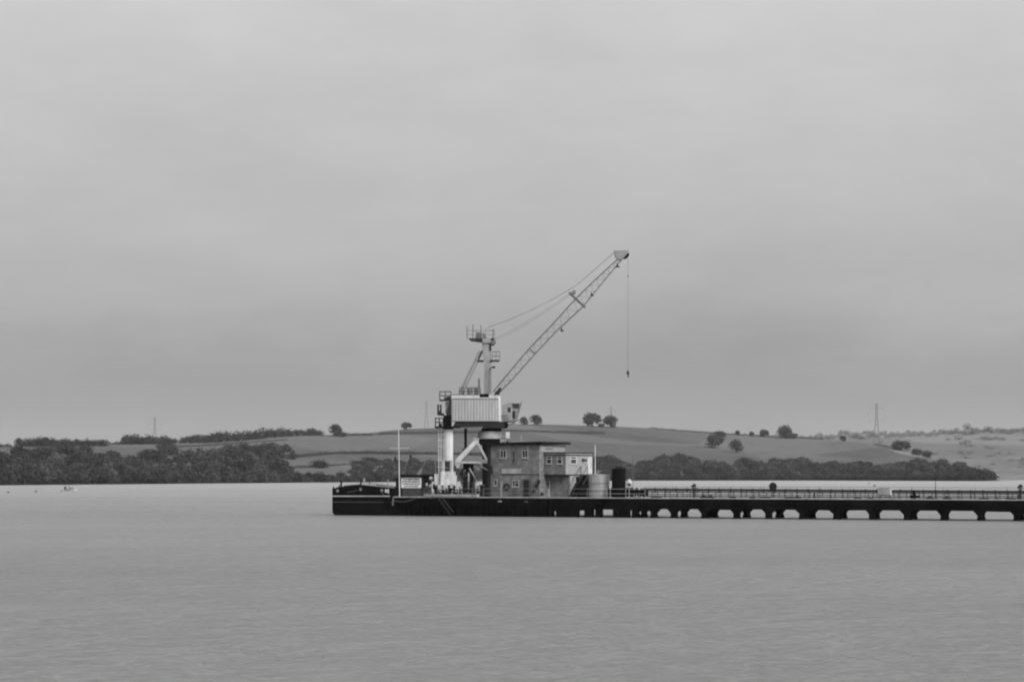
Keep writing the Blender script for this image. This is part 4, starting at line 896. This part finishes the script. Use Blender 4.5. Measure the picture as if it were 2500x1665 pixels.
for px, h_, w_, lab, mt in [(1063,24,9,'black winch left of the white tower base','black'),(1081,17,6,'black bollard in front of the tower base','black'),(1101,22,8,'black bollard right of the tower base','black'),(1112,12,10,'squat black capstan beside the tower base','black'),(1090,9,16,'low black winch drum before the tower','black'),(1124,26,6,'pale upright valve left of the gantry leg','tank'),(1145,22,7,'dark bollard between the gantry legs','black'),(1154,17,7,'grey bollard behind the gantry legs','lid'),(1161,27,4,'pale pump fitting by the gantry','tank'),(1177,30,14,'large dark drum left of the building corner','dark'),(1190,28,7,'dark upright valve nearest the building corner','black'),(1131,30,5,'dark slim valve beside the left gantry leg','dark'),(1169,12,12,'low grey bollard below the dark drum','lid'),(1048,14,8,'grey bollard before the hut corner','lid')]:
    bollard(px, h_+2, w_, U(.25,.45) if px < 1126 else U(.8,2.2), lab, mt)
c = P(1050,1208,-.1); tag(MB().torus(c, NX, .42, .05, 22, 6).build('tyre_fender','grit'), 'faint pale ring hanging at the deck edge below the hut', 'ring')

def manifold(px0, px1, d, tops, hz_rows, label, pale=()):
    root = empty('pipe_manifold', P((px0+px1)/2, 1213, d), label, 'pipework', 'pipe manifolds on the jetty head')
    n = len(tops)
    for i, y in enumerate(tops):
        px = px0+(px1-px0)*(i+.5)/n; s = sd_(px, d+.2*(i%3)); dd = d+.2*(i%3); m = MB(); z1 = zat(px, y, dd)
        m.tube(J(s,dd,DECK), J(s,dd,z1), U(.05,.12), n=8); m.tube(J(s,dd,z1), J(s+U(-.25,.25),dd+.1,z1+U(.02,.12)), .07, n=8)
        m.tube(J(s,dd,z1-.35), J(s,dd,z1-.25), .17, n=10); m.build('riser', 'tank' if i in pale else 'dark', root)
    for y, r_ in hz_rows:
        m = MB(); z = zat((px0+px1)/2, y, d); m.tube(J(sd_(px0,d),d-.05,z), J(sd_(px1,d),d-.05,z), r_, n=8); m.build('header_pipe', 'dark', root)
manifold(1062, 1126, .25, [1192,1198,1188,1200,1194,1186,1199,1190,1196,1193], [(1203,.09),(1196,.05),(1209,.08)], 'dark low pipework before the white tower base', pale=(2,6))
manifold(1124, 1164, 1.3, [1146,1158,1150,1172,1155,1165,1178,1168,1183], [(1178,.06),(1196,.09),(1206,.1)], 'tangle of tall dark risers under the crane gantry', pale=(4,8))
manifold(1164, 1196, 1.0, [1188,1192,1186,1190,1184], [(1200,.12),(1208,.12),(1193,.06)], 'dark pipework between gantry and building corner', pale=(1,))
# ------------------------------------------------------------------ barge
BD = .0
bs0, bs1 = sd_(822,0)-.0, sd_(963,0)
bg_ = empty('barge', J((bs0+bs1)/2, 2.5, 0), 'black steel barge with white band moored at the jetty end', 'barge')
m = MB()
sheer = [(821,1190.5),(833,1188.5),(845,1187),(860,1185.5),(882,1184),(900,1186),(925,1188.2),(945,1190),(962,1192)]
topf = [P(a,b,0) for a,b in sheer]; depthB = 5.0
front = [J(sd_(a,0),0,-1) for a,b in sheer]
n = len(sheer)
vs_ = front+topf+[p+NX*depthB for p in front]+[p+NX*depthB for p in topf]
fs_ = []
for i in range(n-1):
    fs_ += [(i,i+1,n+i+1,n+i), (n+i,n+i+1,3*n+i+1,3*n+i), (2*n+i+1,2*n+i,3*n+i,3*n+i+1)]
fs_ += [(n-1,3*n-1,4*n-1,2*n-1)]
m.add(vs_, fs_)
# raked end on the left
tl = P(821,1190.5,0); z_t = tl.z; e0 = sd_(821,0); e1 = e0-.92
pr = [J(e0,0,-1), J(e0,0,z_t), J(e1,.6,z_t-.1), J(e1,.6,.35), J(e0-.1,.1,-.2)]
m.prism(pr, NX*(depthB-.8)); m.build('hull', 'black', bg_)
m = MB()
m.prism([P(810,1209.5,-.02), P(810,1212,-.02), P(952,1212,-.02), P(952,1209.8,-.02)], -NX*.07); m.build('rubbing_band', 'white', bg_)
m = MB(); pbox(m, 812, 962, 1224.5, 1226.3, -.06, .059); m.build('lower_band', 'lid', bg_)
m = MB()
for (a,b),(c_,d_) in zip(sheer, sheer[1:]):
    m.tube(P(a,b,.1), P(c_,d_,.1), .05, n=6)
m.build('gunwale', 'dark', bg_)
m = MB(); pts = [(884,1183),(900,1184),(925,1187),(962,1190)]
for (a,b),(c_,d_) in zip(pts, pts[1:]): m.tube(P(a,b,.2), P(c_,d_,.2), .06, n=6)
m.build('coaming', 'tank', bg_)
m = MB()
for a in range(842, 882, 6): y = float(np.interp(a,[s_[0] for s_ in sheer],[s_[1] for s_ in sheer])); q = P(a,y-1,1.0); m.box(q.x-.12,q.x+.12,q.y-.2,q.y+.2,q.z-.1,q.z+.08)
m.build('hatch_cleats', 'black', bg_)
for px, y0, y1, d, r_, mt, nm in ((833,1173,1190,.6,.13,'black','mooring_bitt'),(828,1184,1190,.8,.1,'black','mooring_bitt'),(881,1170,1184,.6,.12,'dark','mast_stump'),(889,1167,1183,.9,.11,'tank','vent_pipe'),(902,1177,1185,.9,.07,'dark','stanchion'),(921,1181,1187,.9,.07,'dark','stanchion'),(947,1170,1186,1.2,.08,'tank','vent_pipe'),(814,1187,1194,1.5,.09,'black','mooring_bitt')):
    m = MB(); m.tube(P(px,y1+1,d), P(px,y0,d), r_, r_*.8, 8); m.build(nm, mt, bg_)
m = MB(); m.tube(P(884,1178,.9), P(948,1184,.9), .025, n=6); m.tube(P(905,1181,.9), P(960,1184.5,.9), .025, n=6); m.build('hand_line', 'grit', bg_)
for px, py in ((880,1194.5),(824,1198),(932,1197)):
    m = MB(); q = P(px,py,-.04); m.torus(q, NX, .13, .05, 12, 6); m.build('hawse_ring', 'tank', bg_)
m = MB(); m.poly([P(848,1202,-.05), P(858,1200,-.05), P(866,1199,-.05), P(871,1196,-.05)], .035); m.poly([P(932,1197,-.05), P(937,1210,-.1)], .03); m.build('mooring_line', 'grit', bg_)
tag(MB().torus(P(944,1222,-.2), NX, .33, .13, 20, 8).build('tyre_fender','black'), 'black tyre fender hanging on the barge side', 'tyre')
m = MB(); m.bar(P(960,1213,-.3), P(958.5,1234,-.3), .16); tag(m.build('fender_pile','grit'), 'pale worn timber upright between barge and jetty', 'timber')
m = MB(); m.poly([P(962+i*4.5, 1222+4.5*math.sin(math.pi*i/11)-i*.4, -.5) for i in range(12)], .03); tag(m.build('mooring_rope','grit'), 'slack mooring rope looping from barge to jetty face', 'rope')
# letters on the barge
def text(body, size, loc, name, material, parent, sx=1.):
    cu = bpy.data.curves.new('txt', 'FONT'); cu.body = body; cu.size = size; cu.extrude = .012; cu.offset = .012
    ob = bpy.data.objects.new('txt', cu); COL.objects.link(ob); bpy.context.view_layer.update()
    me = bpy.data.meshes.new_from_object(ob.evaluated_get(bpy.context.evaluated_depsgraph_get())); bpy.data.objects.remove(ob)
    o = bpy.data.objects.new(name, me); COL.objects.link(o); me.materials.clear(); me.materials.append(M[material]); me.name = name
    mt_ = Matrix(((UX.x*sx, 0, NX.x*-1, 0),(UX.y*sx, 0, NX.y*-1, 0),(0, 1, 0, 0),(0,0,0,1)))
    base = parent.location; me.transform(Matrix.Translation(Vector(loc)-base) @ mt_); o.parent = parent; return o
text('RXJ', .56, P(940,1202,-.035), 'lettering', 'sign', bg_, sx=.62)
# small pale marks / rings on the jetty face
for px, py, lab in ((1220,1224,'pale arched ring plate on the dark jetty face below the building'),(1284,1225,'faint pale patch plate on the dark jetty face under the dark door')):
    m = MB(); m.poly([P(px-4,py+1.5,-.36), P(px-2,py-1,-.36), P(px+2,py-1,-.36), P(px+4,py+1.5,-.36)], .07); tag(m.build('mooring_ring','tank' if px<1250 else 'lid'), lab, 'ring')

# ------------------------------------------------------------------ yacht and buoys
yr = empty('sailing_yacht', W(170,1198.5,735).xyz*1, 'small white sailing yacht moored before the left shore woodland', 'yacht'); yr.location.z = 0
def Y(px, z, dy=0): return Vector(((px-1250)/F*735, 735+dy, z))
m = MB(); secs = []
for f_, w_, zt_ in ((0,.55,.72),(.15,.85,.66),(.5,1.0,.64),(.8,.7,.74),(1,.03,.95)):
    px = 156+32*f_; secs += [Y(px+ (2 if f_==0 else (-1.5 if f_==1 else 0)),-.2,-w_*.45), Y(px,zt_,-w_), Y(px,zt_,w_), Y(px+(2 if f_==0 else (-1.5 if f_==1 else 0)),-.2,w_*.45)]
fs_ = []
for i in range(4):
    for j in range(3): fs_.append((i*4+j,i*4+j+1,i*4+4+j+1,i*4+4+j))
    fs_.append((i*4+3, i*4, i*4+4, i*4+7))
fs_ += [(3,2,1,0),(16,17,18,19)]; m.add(secs, fs_); m.build('hull', 'hull_white', yr)
m = MB(); m.hexa([Y(167,.66,-.5),Y(181,.68,-.45),Y(181,.68,.45),Y(167,.66,.5)], [Y(168.5,1.05,-.42),Y(178,1.0,-.38),Y(178,1.0,.38),Y(168.5,1.05,.42)]); m.build('cabin', 'grit', yr)
m = MB(); m.tube(Y(170.5,.7), Y(170.5,7.9), .03, .02, 8); m.build('mast', 'grit', yr)
m = MB(); m.tube(Y(170,1.5), Y(158,1.5), .09, n=8); m.build('boom', 'tank', yr)
m = MB()
for px in (187,156.5): m.tube(Y(px,.9), Y(170.5,7.8), .008, n=4)
m.build('rigging', 'rope', yr)
m = MB(); m.box(Y(157,0).x, Y(162,0).x, 734.8, 735.2, .72, 1.25); m.build('outboard', 'black', yr)
def buoy(px, py, label, r_=.35):
    D = H*F/(py-HZ); p = Vector(((px-1250)/F*D, D, 0)); m = MB(); m.lathe(p, [(r_*.5,-.2),(r_,.02),(r_*.95,r_*.5),(r_*.4,r_*.9),(.04,r_)], 14)
    tag(m.build('mooring_buoy', 'dark', smooth=True), label, 'buoy', 'mooring buoys on the river')
buoy(20,1202,'dark mooring buoy nearest the left edge'); buoy(88,1200.5,'dark mooring buoy between left edge and yacht', .4); buoy(150,1199.5,'low dark buoy just off the yacht stern', .3)
buoy(2135,1186.5,'dark buoy on the far water above the pale cabinet', .55); buoy(2122,1180,'tiny far buoy left of the pale cabinet', .5)

# ------------------------------------------------------------------ haze
hz = MB(); hz.box(-7600, 7600, -700, 7600, -4.5, 150); ho = hz.build('haze', 'grit'); ho['kind'] = 'stuff'
tag(ho, 'thin grey summer haze over the river', 'haze', kind='stuff')
hm_ = bpy.data.materials.new('haze_air'); hm_.use_nodes = True; t = hm_.node_tree
for n_ in list(t.nodes): t.nodes.remove(n_)
o_ = t.nodes.new('ShaderNodeOutputMaterial'); pv = t.nodes.new('ShaderNodeVolumePrincipled')
pv.inputs['Color'].default_value = (.92,.92,.92,1); pv.inputs['Density'].default_value = 2.3e-5; pv.inputs['Anisotropy'].default_value = 0.0
t.links.new(pv.outputs[0], o_.inputs['Volume']); ho.data.materials[0] = hm_
